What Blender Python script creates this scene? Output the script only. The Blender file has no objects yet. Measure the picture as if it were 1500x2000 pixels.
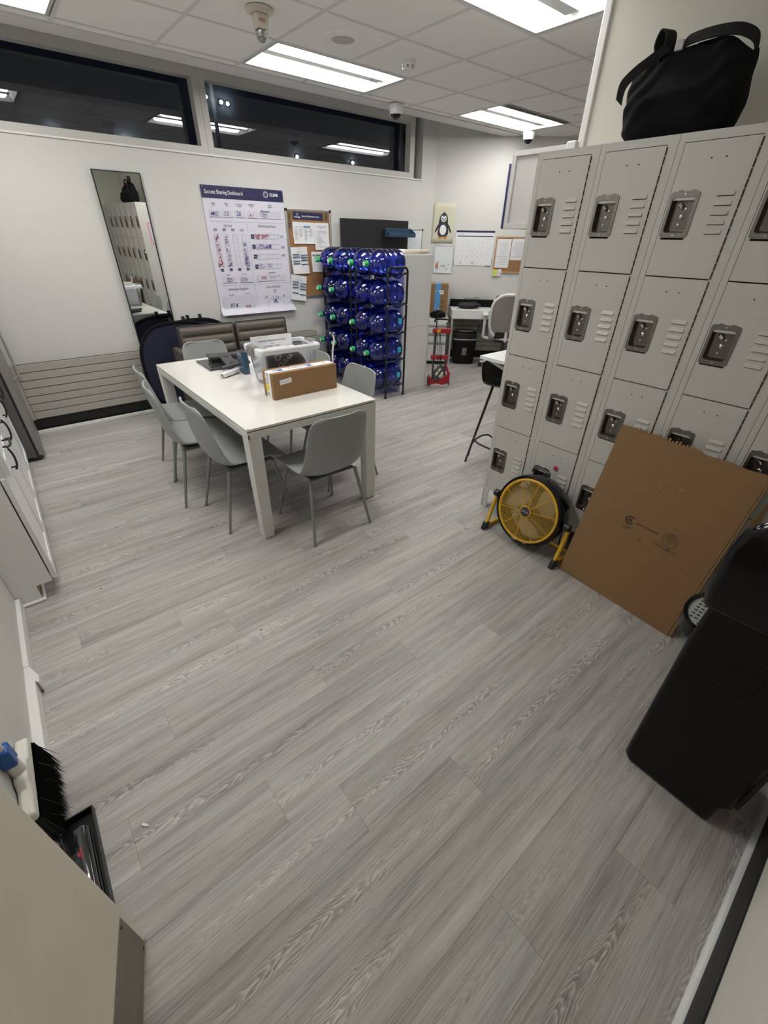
import bpy, bmesh, math, random
from mathutils import Vector, Matrix
random.seed(7)
R = math.radians
SC = bpy.context.scene
COL = SC.collection

# ------------------------------------------------------------ camera, world, exposure
cam_d = bpy.data.cameras.new('camera'); cam = bpy.data.objects.new('camera', cam_d); COL.objects.link(cam)
_p, _y, _r = 0.5758971, 0.8780590, 0.0187717
_fw = Vector((math.cos(_y)*math.cos(_p), math.sin(_y)*math.cos(_p), -math.sin(_p)))
_rt = Vector((math.sin(_y), -math.cos(_y), 0)); _up = _rt.cross(_fw)
_rt2 = _rt*math.cos(_r)+_up*math.sin(_r); _up2 = _up*math.cos(_r)-_rt*math.sin(_r)
cam.matrix_world = Matrix(((_rt2.x, _up2.x, -_fw.x, 0), (_rt2.y, _up2.y, -_fw.y, 0), (_rt2.z, _up2.z, -_fw.z, 1.6795), (0, 0, 0, 1)))
cam_d.sensor_fit = 'VERTICAL'; cam_d.sensor_height = 36; cam_d.lens = 829.074*36/2000
cam_d.clip_start = 0.02
SC.camera = cam
w = bpy.data.worlds.new('night_sky'); SC.world = w; w.use_nodes = True
bg = w.node_tree.nodes['Background']; bg.inputs[0].default_value = (0.50, 0.56, 0.85, 1); bg.inputs[1].default_value = 0.030
vs = SC.view_settings
vs.view_transform = 'Standard'; vs.look = 'None'; vs.exposure = 0.0; vs.gamma = 1.0; vs.use_curve_mapping = False
SC.cycles.transparent_max_bounces = 32
LENS_POWER = 21.0          # radiance of the troffer lenses

# ------------------------------------------------------------ materials
MATS = {}
def mat(name, col, rough=0.5, metal=0.0, noise=0.0, nscale=40, bump=0.0, bscale=200, spec=0.5, coat=0.0, emit=None, estr=0.0, stretch=None):
    if name in MATS: return MATS[name]
    m = bpy.data.materials.new(name); m.use_nodes = True; MATS[name] = m
    nt = m.node_tree; b = nt.nodes['Principled BSDF']
    b.inputs['Base Color'].default_value = (*col, 1); b.inputs['Roughness'].default_value = rough
    b.inputs['Metallic'].default_value = metal; b.inputs['Specular IOR Level'].default_value = spec
    b.inputs['Coat Weight'].default_value = coat; b.inputs['Coat Roughness'].default_value = 0.05
    if emit: b.inputs['Emission Color'].default_value = (*emit, 1); b.inputs['Emission Strength'].default_value = estr
    if noise or bump:
        tc = nt.nodes.new('ShaderNodeTexCoord'); src = tc.outputs['Object']
        if stretch:
            mp = nt.nodes.new('ShaderNodeMapping'); mp.inputs['Scale'].default_value = stretch
            nt.links.new(src, mp.inputs[0]); src = mp.outputs[0]
    if noise:
        n = nt.nodes.new('ShaderNodeTexNoise'); n.inputs['Scale'].default_value = nscale; n.inputs['Detail'].default_value = 4
        nt.links.new(src, n.inputs['Vector'])
        mx = nt.nodes.new('ShaderNodeMix'); mx.data_type = 'RGBA'
        mx.inputs[6].default_value = (*[c*(1-noise) for c in col], 1); mx.inputs[7].default_value = (*[min(1, c*(1+noise)) for c in col], 1)
        nt.links.new(n.outputs['Fac'], mx.inputs[0]); nt.links.new(mx.outputs[2], b.inputs['Base Color'])
    if bump:
        n2 = nt.nodes.new('ShaderNodeTexNoise'); n2.inputs['Scale'].default_value = bscale; n2.inputs['Detail'].default_value = 3
        nt.links.new(src, n2.inputs['Vector'])
        bp = nt.nodes.new('ShaderNodeBump'); bp.inputs['Strength'].default_value = bump; bp.inputs['Distance'].default_value = 0.004
        nt.links.new(n2.outputs['Fac'], bp.inputs['Height']); nt.links.new(bp.outputs[0], b.inputs['Normal'])
    return m

def thin_clear(name, tint, gloss=0.08, body=None, body_amt=0.0, rough=0.03):
    """thin-walled clear plastic or glass: tinted see-through, fresnel reflection, a little body colour"""
    m = bpy.data.materials.new(name); m.use_nodes = True; MATS[name] = m
    nt = m.node_tree; nt.nodes.clear(); L = nt.links.new
    out = nt.nodes.new('ShaderNodeOutputMaterial'); tr = nt.nodes.new('ShaderNodeBsdfTransparent'); tr.inputs[0].default_value = (*tint, 1)
    gl = nt.nodes.new('ShaderNodeBsdfGlossy'); gl.inputs['Roughness'].default_value = rough
    fr = nt.nodes.new('ShaderNodeFresnel'); fr.inputs[0].default_value = 1.5
    mul = nt.nodes.new('ShaderNodeMath'); mul.operation = 'MULTIPLY_ADD'; mul.inputs[1].default_value = 1.4; mul.inputs[2].default_value = gloss; mul.use_clamp = True
    L(fr.outputs[0], mul.inputs[0])
    base = tr.outputs[0]
    if body:
        df = nt.nodes.new('ShaderNodeBsdfDiffuse'); df.inputs[0].default_value = (*body, 1)
        tl = nt.nodes.new('ShaderNodeBsdfTranslucent'); tl.inputs[0].default_value = (*body, 1)
        ad = nt.nodes.new('ShaderNodeMixShader'); L(df.outputs[0], ad.inputs[1]); L(tl.outputs[0], ad.inputs[2])
        mb = nt.nodes.new('ShaderNodeMixShader'); mb.inputs[0].default_value = body_amt
        L(tr.outputs[0], mb.inputs[1]); L(ad.outputs[0], mb.inputs[2]); base = mb.outputs[0]
    ms = nt.nodes.new('ShaderNodeMixShader'); L(mul.outputs[0], ms.inputs[0]); L(base, ms.inputs[1]); L(gl.outputs[0], ms.inputs[2])
    L(ms.outputs[0], out.inputs[0]); return m

def plank_mat():
    m = bpy.data.materials.new('vinyl_plank'); m.use_nodes = True
    nt = m.node_tree; L = nt.links.new; b = nt.nodes['Principled BSDF']; N = nt.nodes.new
    tc = N('ShaderNodeTexCoord'); oi = N('ShaderNodeObjectInfo')
    off = N('ShaderNodeVectorMath'); off.operation = 'SCALE'; off.inputs[0].default_value = (37, 91, 13); L(oi.outputs['Random'], off.inputs['Scale'])
    add = N('ShaderNodeVectorMath'); add.operation = 'ADD'; L(tc.outputs['Object'], add.inputs[0]); L(off.outputs[0], add.inputs[1])
    def noise(scale, det, stretch, dist=0.0):
        mp = N('ShaderNodeMapping'); mp.inputs['Scale'].default_value = stretch; L(add.outputs[0], mp.inputs[0])
        n = N('ShaderNodeTexNoise'); n.inputs['Scale'].default_value = scale; n.inputs['Detail'].default_value = det; n.inputs['Distortion'].default_value = dist
        L(mp.outputs[0], n.inputs['Vector']); return n.outputs['Fac']
    def math_(op, a, bb=None, clamp=False):
        n = N('ShaderNodeMath'); n.operation = op; n.use_clamp = clamp
        for i, v in enumerate((a, bb)):
            if v is None: continue
            if isinstance(v, (int, float)): n.inputs[i].default_value = v
            else: L(v, n.inputs[i])
        return n.outputs[0]
    def ramp(v, stops):
        n = N('ShaderNodeValToRGB'); e = n.color_ramp.elements
        e[0].position, e[1].position = stops[0][0], stops[-1][0]
        e[0].color = (*[stops[0][1]]*3, 1); e[1].color = (*[stops[-1][1]]*3, 1)
        for p, c in stops[1:-1]:
            x = e.new(p); x.color = (c, c, c, 1)
        L(v, n.inputs[0]); return n.outputs[0]
    sp = N('ShaderNodeSeparateXYZ'); L(tc.outputs['Object'], sp.inputs[0])
    wob = noise(1.0, 2, (1.6, 3, 1)); wob2 = noise(1.0, 3, (7, 26, 1)); sel = noise(1.0, 1, (1.1, 1.4, 1))
    yc = math_('ADD', math_('SUBTRACT', sp.outputs[1], 0.091), math_('MULTIPLY', math_('SUBTRACT', wob, 0.5), 0.10))     # distance from the wandering heart line
    y2 = math_('MULTIPLY', yc, yc)
    v = math_('ADD', math_('ADD', math_('MULTIPLY', sp.outputs[0], 15.0), math_('MULTIPLY', y2, 3600.0)), math_('MULTIPLY', math_('SUBTRACT', wob2, 0.5), 7.0))
    rings = math_('FRACT', v)
    heart = ramp(y2, [(0.0, 1.0), (0.0026, 0.0)])                 # only near the heart line
    here = ramp(sel, [(0.42, 0.0), (0.56, 1.0)])
    line = math_('MULTIPLY', math_('MULTIPLY', ramp(rings, [(0.0, 0.0), (0.45, 0.0), (0.72, 1.0), (0.82, 0.0), (1.0, 0.0)]), heart), here)
    dark = math_('MULTIPLY', math_('MULTIPLY', ramp(rings, [(0.0, 1.0), (0.30, 0.35), (0.5, 0.0), (0.85, 0.2), (1.0, 1.0)]), heart), here)
    fine = noise(1.0, 5, (6, 230, 1)); streak = noise(1.0, 3, (1.6, 34, 1)); broad = noise(1.0, 2, (0.8, 8, 1)); hue = noise(1.0, 2, (1.1, 9, 3))
    pores = ramp(noise(1.0, 2, (16, 330, 1)), [(0.58, 0.0), (0.68, 1.0)])
    val = math_('ADD', math_('MULTIPLY', math_('SUBTRACT', fine, 0.5), 0.75), math_('MULTIPLY', math_('SUBTRACT', streak, 0.5), 0.70))
    val = math_('ADD', val, math_('MULTIPLY', math_('SUBTRACT', broad, 0.5), 0.60))
    val = math_('ADD', val, math_('MULTIPLY', math_('SUBTRACT', oi.outputs['Random'], 0.5), 0.05))
    val = math_('ADD', val, math_('MULTIPLY', line, 0.40))
    val = math_('SUBTRACT', val, math_('MULTIPLY', dark, 0.24))
    val = math_('SUBTRACT', val, math_('MULTIPLY', pores, 0.13))
    val = math_('ADD', val, 0.03)
    val = math_('ADD', val, 0.5, True)
    mx = N('ShaderNodeMix'); mx.data_type = 'RGBA'; mx.inputs[6].default_value = (0.172, 0.162, 0.153, 1); mx.inputs[7].default_value = (0.66, 0.635, 0.605, 1)
    L(val, mx.inputs[0])
    tn = N('ShaderNodeMix'); tn.data_type = 'RGBA'; tn.blend_type = 'MULTIPLY'; tn.inputs[0].default_value = 0.55
    hr = N('ShaderNodeMix'); hr.data_type = 'RGBA'; hr.inputs[6].default_value = (1.0, 0.945, 0.925, 1); hr.inputs[7].default_value = (0.98, 0.99, 1.0, 1); L(ramp(hue, [(0.38, 0.0), (0.6, 1.0)]), hr.inputs[0])
    L(mx.outputs[2], tn.inputs[6]); L(hr.outputs[2], tn.inputs[7]); L(tn.outputs[2], b.inputs['Base Color'])
    b.inputs['Roughness'].default_value = 0.48; b.inputs['Specular IOR Level'].default_value = 0.35
    bp = N('ShaderNodeBump'); bp.inputs['Strength'].default_value = 0.25; bp.inputs['Distance'].default_value = 0.001; L(val, bp.inputs['Height']); L(bp.outputs[0], b.inputs['Normal'])
    return m

WALL = mat('wall_paint', (0.645, 0.64, 0.615), 0.75, bump=0.08, bscale=180, noise=0.015, nscale=3)
WALLB = mat('wall_paint_beige', (0.70, 0.68, 0.61), 0.75, bump=0.1, bscale=180, noise=0.05, nscale=5)
TRIMW = mat('trim_white', (0.80, 0.80, 0.78), 0.4, noise=0.03, nscale=20)
FRAMEG = mat('window_frame_paint', (0.58, 0.57, 0.54), 0.45)
TILE = mat('ceiling_tile_fissured', (0.88, 0.87, 0.84), 0.9, noise=0.05, nscale=260, bump=0.25, bscale=500)
TEE = mat('ceiling_tee', (0.68, 0.67, 0.65), 0.5)
PLANK = plank_mat()
JOINT = mat('joint_dark', (0.27, 0.25, 0.235), 0.9)
BLACK = mat('black_plastic', (0.012, 0.012, 0.013), 0.38)
GLOSSBLK = mat('glossy_black', (0.005, 0.005, 0.006), 0.10, coat=0.1, spec=0.35)
SATBLK = mat('satin_black', (0.005, 0.005, 0.005), 0.30, bump=0.03, bscale=400, spec=0.25)
RUBBER = mat('black_rubber', (0.018, 0.016, 0.016), 0.6)
LOCK = mat('locker_enamel', (0.60, 0.59, 0.56), 0.38, noise=0.02, nscale=7, bump=0.02, bscale=60)
LOCKD = mat('locker_gap', (0.03, 0.028, 0.025), 0.8)
STEEL = mat('dull_steel', (0.205, 0.19, 0.17), 0.34, 0.85, noise=0.15, nscale=60)
STEELD = mat('dark_steel', (0.15, 0.14, 0.125), 0.40, 0.8, noise=0.15, nscale=60)
CHROME = mat('chrome', (0.7, 0.7, 0.7), 0.15, 1.0)
CHAIR = mat('chair_shell_grey', (0.335, 0.350, 0.340), 0.48, noise=0.03, nscale=30)
CHLEG = mat('chair_leg_grey', (0.27, 0.285, 0.275), 0.4, 0.3)
CHDARK = mat('chair_underside', (0.12, 0.125, 0.12), 0.6)
TABLE = mat('table_lacquer', (0.82, 0.80, 0.755), 0.12, coat=0.3)
TABLEF = mat('table_frame_white', (0.74, 0.73, 0.69), 0.35, noise=0.03, nscale=12)
LEATH = mat('brown_leather', (0.115, 0.098, 0.082), 0.42, noise=0.25, nscale=60, bump=0.35, bscale=350)
LEATHD = mat('dark_piping', (0.035, 0.03, 0.027), 0.5)
NAVY = mat('navy_fabric', (0.010, 0.011, 0.035), 0.85, bump=0.15, bscale=600)
PNAVY = mat('print_navy', (0.022, 0.022, 0.085), 0.45)
PAPER = mat('paper_white', (0.80, 0.80, 0.82), 0.7)
POSTER = mat('poster_paper', (0.72, 0.70, 0.80), 0.45, noise=0.02, nscale=6)
PGREY = mat('print_grey_box', (0.66, 0.64, 0.735), 0.5)
INK = mat('print_ink', (0.03, 0.03, 0.05), 0.6)
INKM = mat('print_mid_grey', (0.33, 0.33, 0.36), 0.6)
PEN = mat('marker_violet', (0.05, 0.03, 0.20), 0.6)
PENR = mat('marker_red', (0.42, 0.02, 0.08), 0.6)
PENV = mat('marker_purple', (0.13, 0.05, 0.34), 0.6)
PWHITE = mat('print_white', (0.85, 0.85, 0.86), 0.5)
PBLUE = mat('print_blue', (0.02, 0.10, 0.42), 0.5)
CORK = mat('cork', (0.33, 0.17, 0.075), 0.9, noise=0.35, nscale=220, bump=0.3, bscale=300)
ALU = mat('aluminium', (0.62, 0.62, 0.61), 0.35, 0.8)
WOODF = mat('pale_wood_frame', (0.50, 0.32, 0.16), 0.5, noise=0.15, nscale=30)
CARD = mat('cardboard_brown', (0.27, 0.155, 0.068), 0.85, noise=0.07, nscale=16, bump=0.06, bscale=260)
CARDL = mat('cardboard_edge', (0.38, 0.24, 0.12), 0.85, noise=0.2, nscale=120)
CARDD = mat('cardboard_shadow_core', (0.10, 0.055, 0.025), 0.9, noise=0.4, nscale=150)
BTL = thin_clear('blue_bottle_plastic', (0.20, 0.30, 0.88), 0.03, (0.01, 0.03, 0.42), 0.16)
GREEN = mat('green_cap', (0.03, 0.42, 0.13), 0.4)
RACK = mat('rack_black_steel', (0.014, 0.014, 0.015), 0.35, 0.2)
CLEARP = thin_clear('clear_bin_plastic', (0.93, 0.94, 0.97), 0.02, (0.72, 0.74, 0.80), 0.13, 0.12)
LIDP = mat('bin_rim_plastic', (0.74, 0.76, 0.79), 0.35)
LATCH = mat('grey_latch', (0.20, 0.19, 0.175), 0.5)
TOTEG = mat('grey_fabric', (0.05, 0.053, 0.07), 0.85)
SMOKE = thin_clear('smoky_clear_plastic', (0.42, 0.42, 0.45), 0.06, (0.08, 0.08, 0.09), 0.2)
ACRYL = mat('blue_acrylic', (0.035, 0.075, 0.13), 0.2, coat=0.3)
YEL = mat('yellow_paint', (0.75, 0.42, 0.02), 0.4)
YGRILL = mat('yellow_grill', (0.80, 0.50, 0.08), 0.4)
BLADE = mat('fan_blade_translucent', (0.40, 0.36, 0.28), 0.4)
CABW = mat('cabinet_white', (0.84, 0.84, 0.83), 0.30, noise=0.02, nscale=4)
FRIDGE = mat('fridge_steel', (0.30, 0.29, 0.28), 0.42, 0.5, noise=0.06, nscale=200)
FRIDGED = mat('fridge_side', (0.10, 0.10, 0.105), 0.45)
RAD = mat('radiator_enamel', (0.40, 0.375, 0.335), 0.45, noise=0.03, nscale=8)
DOORM = mat('door_laminate', (0.82, 0.765, 0.64), 0.5, noise=0.10, nscale=9, bump=0.03, bscale=80, stretch=(1, 1, 0.5))
KICK = mat('kick_plate_metal', (0.26, 0.23, 0.20), 0.45, 0.6, noise=0.2, nscale=14, stretch=(1, 1, 6))
FABRIC = mat('black_fabric', (0.007, 0.007, 0.008), 0.95, bump=0.5, bscale=900, spec=0.2)
WEB = mat('black_webbing', (0.009, 0.009, 0.010), 0.8, bump=0.5, bscale=1200)
DARKGREY = mat('dark_grey_plastic', (0.055, 0.055, 0.058), 0.45)
MIDGREY = mat('mid_grey_plastic', (0.20, 0.20, 0.205), 0.5)
MESHG = mat('grey_mesh_fabric', (0.28, 0.25, 0.235), 0.9, bump=0.5, bscale=900)
WPLAST = mat('white_plastic', (0.78, 0.78, 0.77), 0.35)
IVORY = mat('ivory_plastic', (0.62, 0.57, 0.47), 0.4)
TRAYG = mat('drip_grid_grey', (0.50, 0.51, 0.48), 0.4, 0.3)
REDP = mat('red_plastic', (0.36, 0.012, 0.018), 0.4)
PINK = mat('pink_red_felt', (0.62, 0.03, 0.08), 0.7)
CREAM = mat('cream_canvas', (0.66, 0.65, 0.50), 0.9, bump=0.3, bscale=700)
ORANGE = mat('print_orange', (0.70, 0.22, 0.03), 0.7)
WBOARD = mat('whiteboard', (0.74, 0.78, 0.80), 0.15, coat=0.3)
TAPEB = mat('blue_tape', (0.10, 0.33, 0.68), 0.35)
TEAL = mat('teal_sticker', (0.05, 0.50, 0.62), 0.4)
YNOTE = mat('yellow_note', (0.72, 0.72, 0.20), 0.7)
BLUEP = mat('blue_plastic', (0.015, 0.10, 0.36), 0.4)
BROOMW = mat('broom_white', (0.76, 0.745, 0.67), 0.45)
BRIS = mat('black_bristle', (0.008, 0.008, 0.009), 0.7)
MIRROR = mat('mirror_silver', (0.82, 0.83, 0.82), 0.012, 1.0)
KRAFT = mat('rolled_paper', (0.62, 0.55, 0.46), 0.8)
GOLD = mat('dull_gold', (0.22, 0.18, 0.10), 0.4, 0.6)
LENS = mat('troffer_lens', (0.9, 0.9, 0.9), 0.5, emit=(1.0, 0.985, 0.95), estr=LENS_POWER)
TROF = mat('troffer_white', (0.55, 0.55, 0.54), 0.45)
CLEARL = thin_clear('clear_strobe_lens', (0.9, 0.9, 0.9), 0.15)
LAMP = mat('outdoor_lamp', (1, 1, 1), 0.5, emit=(0.9, 1.0, 0.95), estr=60)
GLASS = None

def window_glass():
    return thin_clear('window_glass', (0.55, 0.58, 0.62), 0.05, None, 0, 0.004)
GLASS = window_glass()

# ------------------------------------------------------------ mesh builder
I4 = Matrix.Identity(4)
def frame(o, xd, yd, zd=None):
    x = Vector(xd).normalized(); y = Vector(yd).normalized(); z = Vector(zd).normalized() if zd else x.cross(y)
    return Matrix(((x.x, y.x, z.x, o[0]), (x.y, y.y, z.y, o[1]), (x.z, y.z, z.z, o[2]), (0, 0, 0, 1)))
def rotz(a, o=(0, 0, 0)): return Matrix.Translation(Vector(o)) @ Matrix.Rotation(a, 4, 'Z')
_font_cache = {}
class MB:
    def __init__(s, M=None): s.v = []; s.f = []; s.M = M or I4
    def add(s, vs_, fs, M=None):
        n = len(s.v); T = s.M @ M if M is not None else s.M
        s.v += [tuple(T @ Vector(p)) for p in vs_]; s.f += [tuple(i+n for i in f) for f in fs]; return s
    def box(s, a, b, M=None):
        x0, y0, z0 = a; x1, y1, z1 = b
        return s.add([(x0, y0, z0), (x1, y0, z0), (x1, y1, z0), (x0, y1, z0), (x0, y0, z1), (x1, y0, z1), (x1, y1, z1), (x0, y1, z1)],
                     [(3, 2, 1, 0), (4, 5, 6, 7), (0, 1, 5, 4), (1, 2, 6, 5), (2, 3, 7, 6), (3, 0, 4, 7)], M)
    def cbox(s, c, d, M=None): return s.box([c[i]-d[i]/2 for i in range(3)], [c[i]+d[i]/2 for i in range(3)], M)
    def taper(s, c0, d0, c1, d1, M=None):
        """frustum from rectangle centre c0 size d0 (x,y) to c1 size d1"""
        vv = [(c[0]+sx*d[0]/2, c[1]+sy*d[1]/2, c[2]) for c, d in ((c0, d0), (c1, d1)) for sx, sy in ((-1, -1), (1, -1), (1, 1), (-1, 1))]
        return s.add(vv, [(3, 2, 1, 0), (4, 5, 6, 7), (0, 1, 5, 4), (1, 2, 6, 5), (2, 3, 7, 6), (3, 0, 4, 7)], M)
    def quad(s, a, b, c, d, M=None): return s.add([a, b, c, d], [(0, 1, 2, 3)], M)
    def prism(s, poly, z0, z1, M=None):
        n = len(poly)
        return s.add([(x, y, z0) for x, y in poly]+[(x, y, z1) for x, y in poly],
                     [tuple(range(n-1, -1, -1)), tuple(range(n, 2*n))]+[(i, (i+1) % n, n+(i+1) % n, n+i) for i in range(n)], M)
    def poly(s, poly, z=0, M=None): return s.add([(x, y, z) for x, y in poly], [tuple(range(len(poly)))], M)
    def disc(s, c, r, n=16, M=None, z=0, ry=None):
        return s.poly([(c[0]+r*math.cos(2*math.pi*i/n), c[1]+(ry or r)*math.sin(2*math.pi*i/n)) for i in range(n)], z, M)
    def ring(s, c, r0, r1, n=20, M=None, z=0, a0=0, a1=2*math.pi):
        vv = []; full = abs(a1-a0-2*math.pi) < 1e-6
        for i in range(n+1):
            a = a0+(a1-a0)*i/n; vv += [(c[0]+r0*math.cos(a), c[1]+r0*math.sin(a), z), (c[0]+r1*math.cos(a), c[1]+r1*math.sin(a), z)]
        return s.add(vv, [(2*i, 2*i+1, 2*i+3, 2*i+2) for i in range(n)], M)
    def tube(s, pts, r, n=8, M=None, closed=False, cap=True):
        P = [Vector(p) for p in pts]; k = len(P); rr = r if isinstance(r, (list, tuple)) else [r]*k
        T = []
        for i in range(k):
            a = P[(i-1) % k] if (closed or i > 0) else P[i]; b = P[(i+1) % k] if (closed or i < k-1) else P[i]
            T.append((b-a).normalized())
        u = T[0].orthogonal().normalized(); vv = []; ff = []
        for i in range(k):
            u = (u-T[i]*u.dot(T[i])).normalized(); w_ = T[i].cross(u)
            for j in range(n):
                a = 2*math.pi*j/n; vv.append(tuple(P[i]+(u*math.cos(a)+w_*math.sin(a))*rr[i]))
        for i in range(k if closed else k-1):
            for j in range(n): ff.append((i*n+j, i*n+(j+1) % n, ((i+1) % k)*n+(j+1) % n, ((i+1) % k)*n+j))
        if cap and not closed: ff += [tuple(range(n-1, -1, -1)), tuple(range((k-1)*n, k*n))]
        return s.add(vv, ff, M)
    def strap(s, pts, wdir, wd, th=0.004, M=None):
        """flat webbing along a polyline; wdir a vector across it"""
        P = [Vector(p) for p in pts]; W = Vector(wdir).normalized()*wd/2; vv = []; ff = []; k = len(P)
        for i in range(k):
            t = (P[min(i+1, k-1)]-P[max(i-1, 0)]).normalized(); nrm = t.cross(W).normalized()*th/2
            vv += [P[i]-W-nrm, P[i]+W-nrm, P[i]+W+nrm, P[i]-W+nrm]
        for i in range(k-1):
            for j in range(4): ff.append((4*i+j, 4*i+(j+1) % 4, 4*i+4+(j+1) % 4, 4*i+4+j))
        ff += [(3, 2, 1, 0), (4*k-4, 4*k-3, 4*k-2, 4*k-1)]
        return s.add(vv, ff, M)
    def lathe(s, prof, M=None, n=20):
        vv = []; ff = []
        for a, r in prof:
            for j in range(n): vv.append((r*math.cos(2*math.pi*j/n), r*math.sin(2*math.pi*j/n), a))
        for i in range(len(prof)-1):
            for j in range(n): ff.append((i*n+j, i*n+(j+1) % n, (i+1)*n+(j+1) % n, (i+1)*n+j))
        return s.add(vv, ff, M)
    def cyl(s, c, r, h, n=16, M=None): return s.lathe([(c[2], 1e-4), (c[2], r), (c[2]+h, r), (c[2]+h, 1e-4)], (M if M is not None else I4) @ Matrix.Translation((c[0], c[1], 0)), n)
    def grid(s, fn, nu, nv, M=None, flip=False):
        vv = [tuple(fn(i/nu, j/nv)) for i in range(nu+1) for j in range(nv+1)]; W = nv+1
        ff = [(i*W+j, (i+1)*W+j, (i+1)*W+j+1, i*W+j+1) for i in range(nu) for j in range(nv)]
        if flip: ff = [f[::-1] for f in ff]
        return s.add(vv, ff, M)
    def text(s, st, size, o, xd=(1, 0, 0), yd=(0, 0, 1), al='LEFT', sx=1.0, shear=0.0, bold=0.0):
        key = (st, al, shear, bold)
        if key not in _font_cache:
            c = bpy.data.curves.new('lettering', 'FONT'); c.body = st; c.align_x = al; c.shear = shear; c.offset = bold; c.resolution_u = 3
            ob = bpy.data.objects.new('lettering', c); me = ob.to_mesh()
            _font_cache[key] = ([tuple(p.co) for p in me.vertices], [tuple(p.vertices) for p in me.polygons])
            ob.to_mesh_clear(); bpy.data.objects.remove(ob); bpy.data.curves.remove(c)
        vv, ff = _font_cache[key]
        return s.add([(x*size*sx, y*size, z) for x, y, z in vv], ff, frame(o, xd, yd))
    def stroke(s, pts, wd, o, xd, yd):
        """hand drawn line of width wd in the plane (o, xd, yd)"""
        M = frame(o, xd, yd); vv = []; ff = []; k = len(pts)
        for i in range(k):
            a = Vector(pts[max(i-1, 0)]); b = Vector(pts[min(i+1, k-1)]); t = (b-a)
            t = t.normalized() if t.length > 0 else Vector((1, 0)); nn = Vector((-t.y, t.x))*wd/2; p = Vector(pts[i])
            vv += [(p.x-nn.x, p.y-nn.y, 0), (p.x+nn.x, p.y+nn.y, 0)]
        return s.add(vv, [(2*i, 2*i+2, 2*i+3, 2*i+1) for i in range(k-1)], M)
    def mesh(s, name, m, smooth=True, ang=35):
        me = bpy.data.meshes.new(name); me.from_pydata(s.v, [], s.f); me.update()
        if m: me.materials.append(m)
        if smooth: me.shade_smooth(); me.set_sharp_from_angle(angle=R(ang))
        return me
    def build(s, name, m, parent=None, bevel=0.0, smooth=True, seg=2, ang=35, solid=0.0, sub=0, fix=False):
        me = s.mesh(name, m, smooth, ang)
        if fix:
            bm = bmesh.new(); bm.from_mesh(me); bmesh.ops.recalc_face_normals(bm, faces=bm.faces); bm.to_mesh(me); bm.free()
        o = bpy.data.objects.new(name, me); COL.objects.link(o)
        if parent: o.parent = parent
        if solid: x = o.modifiers.new('solid', 'SOLIDIFY'); x.thickness = solid; x.offset = 0
        if sub: x = o.modifiers.new('sub', 'SUBSURF'); x.levels = sub; x.render_levels = sub
        if bevel:
            x = o.modifiers.new('bevel', 'BEVEL'); x.width = bevel; x.segments = seg; x.limit_method = 'ANGLE'; x.angle_limit = R(40); x.harden_normals = False
        return o

def tag(o, label, cat, group=None):
    o['label'] = label; o['category'] = cat
    if group: o['group'] = group
    return o
def thing(name, label, cat, loc=(0, 0, 0), rz=0.0, group=None):
    o = bpy.data.objects.new(name, None); COL.objects.link(o); o.empty_display_size = 0.05
    o.location = loc; o.rotation_euler = (0, 0, rz); return tag(o, label, cat, group)
def struct(o): o['kind'] = 'structure'; return o
def dup(root, loc, rz, label, group=None):
    def cp(o, par):
        c = o.copy(); COL.objects.link(c)
        if par: c.parent = par
        for ch in o.children: cp(ch, c)
        return c
    c = cp(root, None); c.location = loc; c.rotation_euler = (0, 0, rz); c['label'] = label
    if group: c['group'] = group
    return c
def arc(c, r, a0, a1, n, ax=0):
    return [(c[0]+r*math.cos(a0+(a1-a0)*i/n), c[1]+r*math.sin(a0+(a1-a0)*i/n)) for i in range(n+1)]
def rrect(x0, y0, x1, y1, r, n=4):
    p = []
    for cx_, cy_, a in ((x1-r, y1-r, 0), (x0+r, y1-r, 90), (x0+r, y0+r, 180), (x1-r, y0+r, 270)): p += arc((cx_, cy_), r, R(a), R(a+90), n)
    return p
def catmull(P, n):
    out = []; P = [Vector(p) for p in P]
    for i in range(len(P)-1):
        p0, p1, p2, p3 = P[max(i-1, 0)], P[i], P[i+1], P[min(i+2, len(P)-1)]
        for k in range(n):
            t = k/n; out.append(0.5*((2*p1)+(p2-p0)*t+(2*p0-5*p1+4*p2-p3)*t*t+(3*p1-p0-3*p2+p3)*t**3))
    out.append(P[-1]); return out

# angled wall frame: A(s, d, z): s along the wall, d out of the wall into the room
A0 = Vector((5.18, 5.27, 0)); TA = Vector((.743, -.669, 0)); NA = Vector((-.669, -.743, 0)); AANG = math.atan2(TA.y, TA.x)
def A(s_, d, z=0.0): return A0+TA*s_+NA*d+Vector((0, 0, z))

# ============================================================ SETTING
ZC = 2.80
floor = struct(MB().box((-1.2, -0.6, -0.12), (8.2, 6.0, -0.004)).build('floor', JOINT, smooth=False))
PW, PL, g = 0.182, 1.22, 0.0002
pb = MB(); c_ = 0.0004
pb.add([(g, g, -.004), (PL-g, g, -.004), (PL-g, PW-g, -.004), (g, PW-g, -.004), (g, g, -c_), (PL-g, g, -c_), (PL-g, PW-g, -c_), (g, PW-g, -c_),
        (g+c_, g+c_, 0), (PL-g-c_, g+c_, 0), (PL-g-c_, PW-g-c_, 0), (g+c_, PW-g-c_, 0)],
       [(0, 1, 5, 4), (1, 2, 6, 5), (2, 3, 7, 6), (3, 0, 4, 7), (4, 5, 9, 8), (5, 6, 10, 9), (6, 7, 11, 10), (7, 4, 8, 11), (8, 9, 10, 11)])
plank_me = pb.mesh('plank', PLANK, False)
row = 0; y = -0.42
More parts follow.
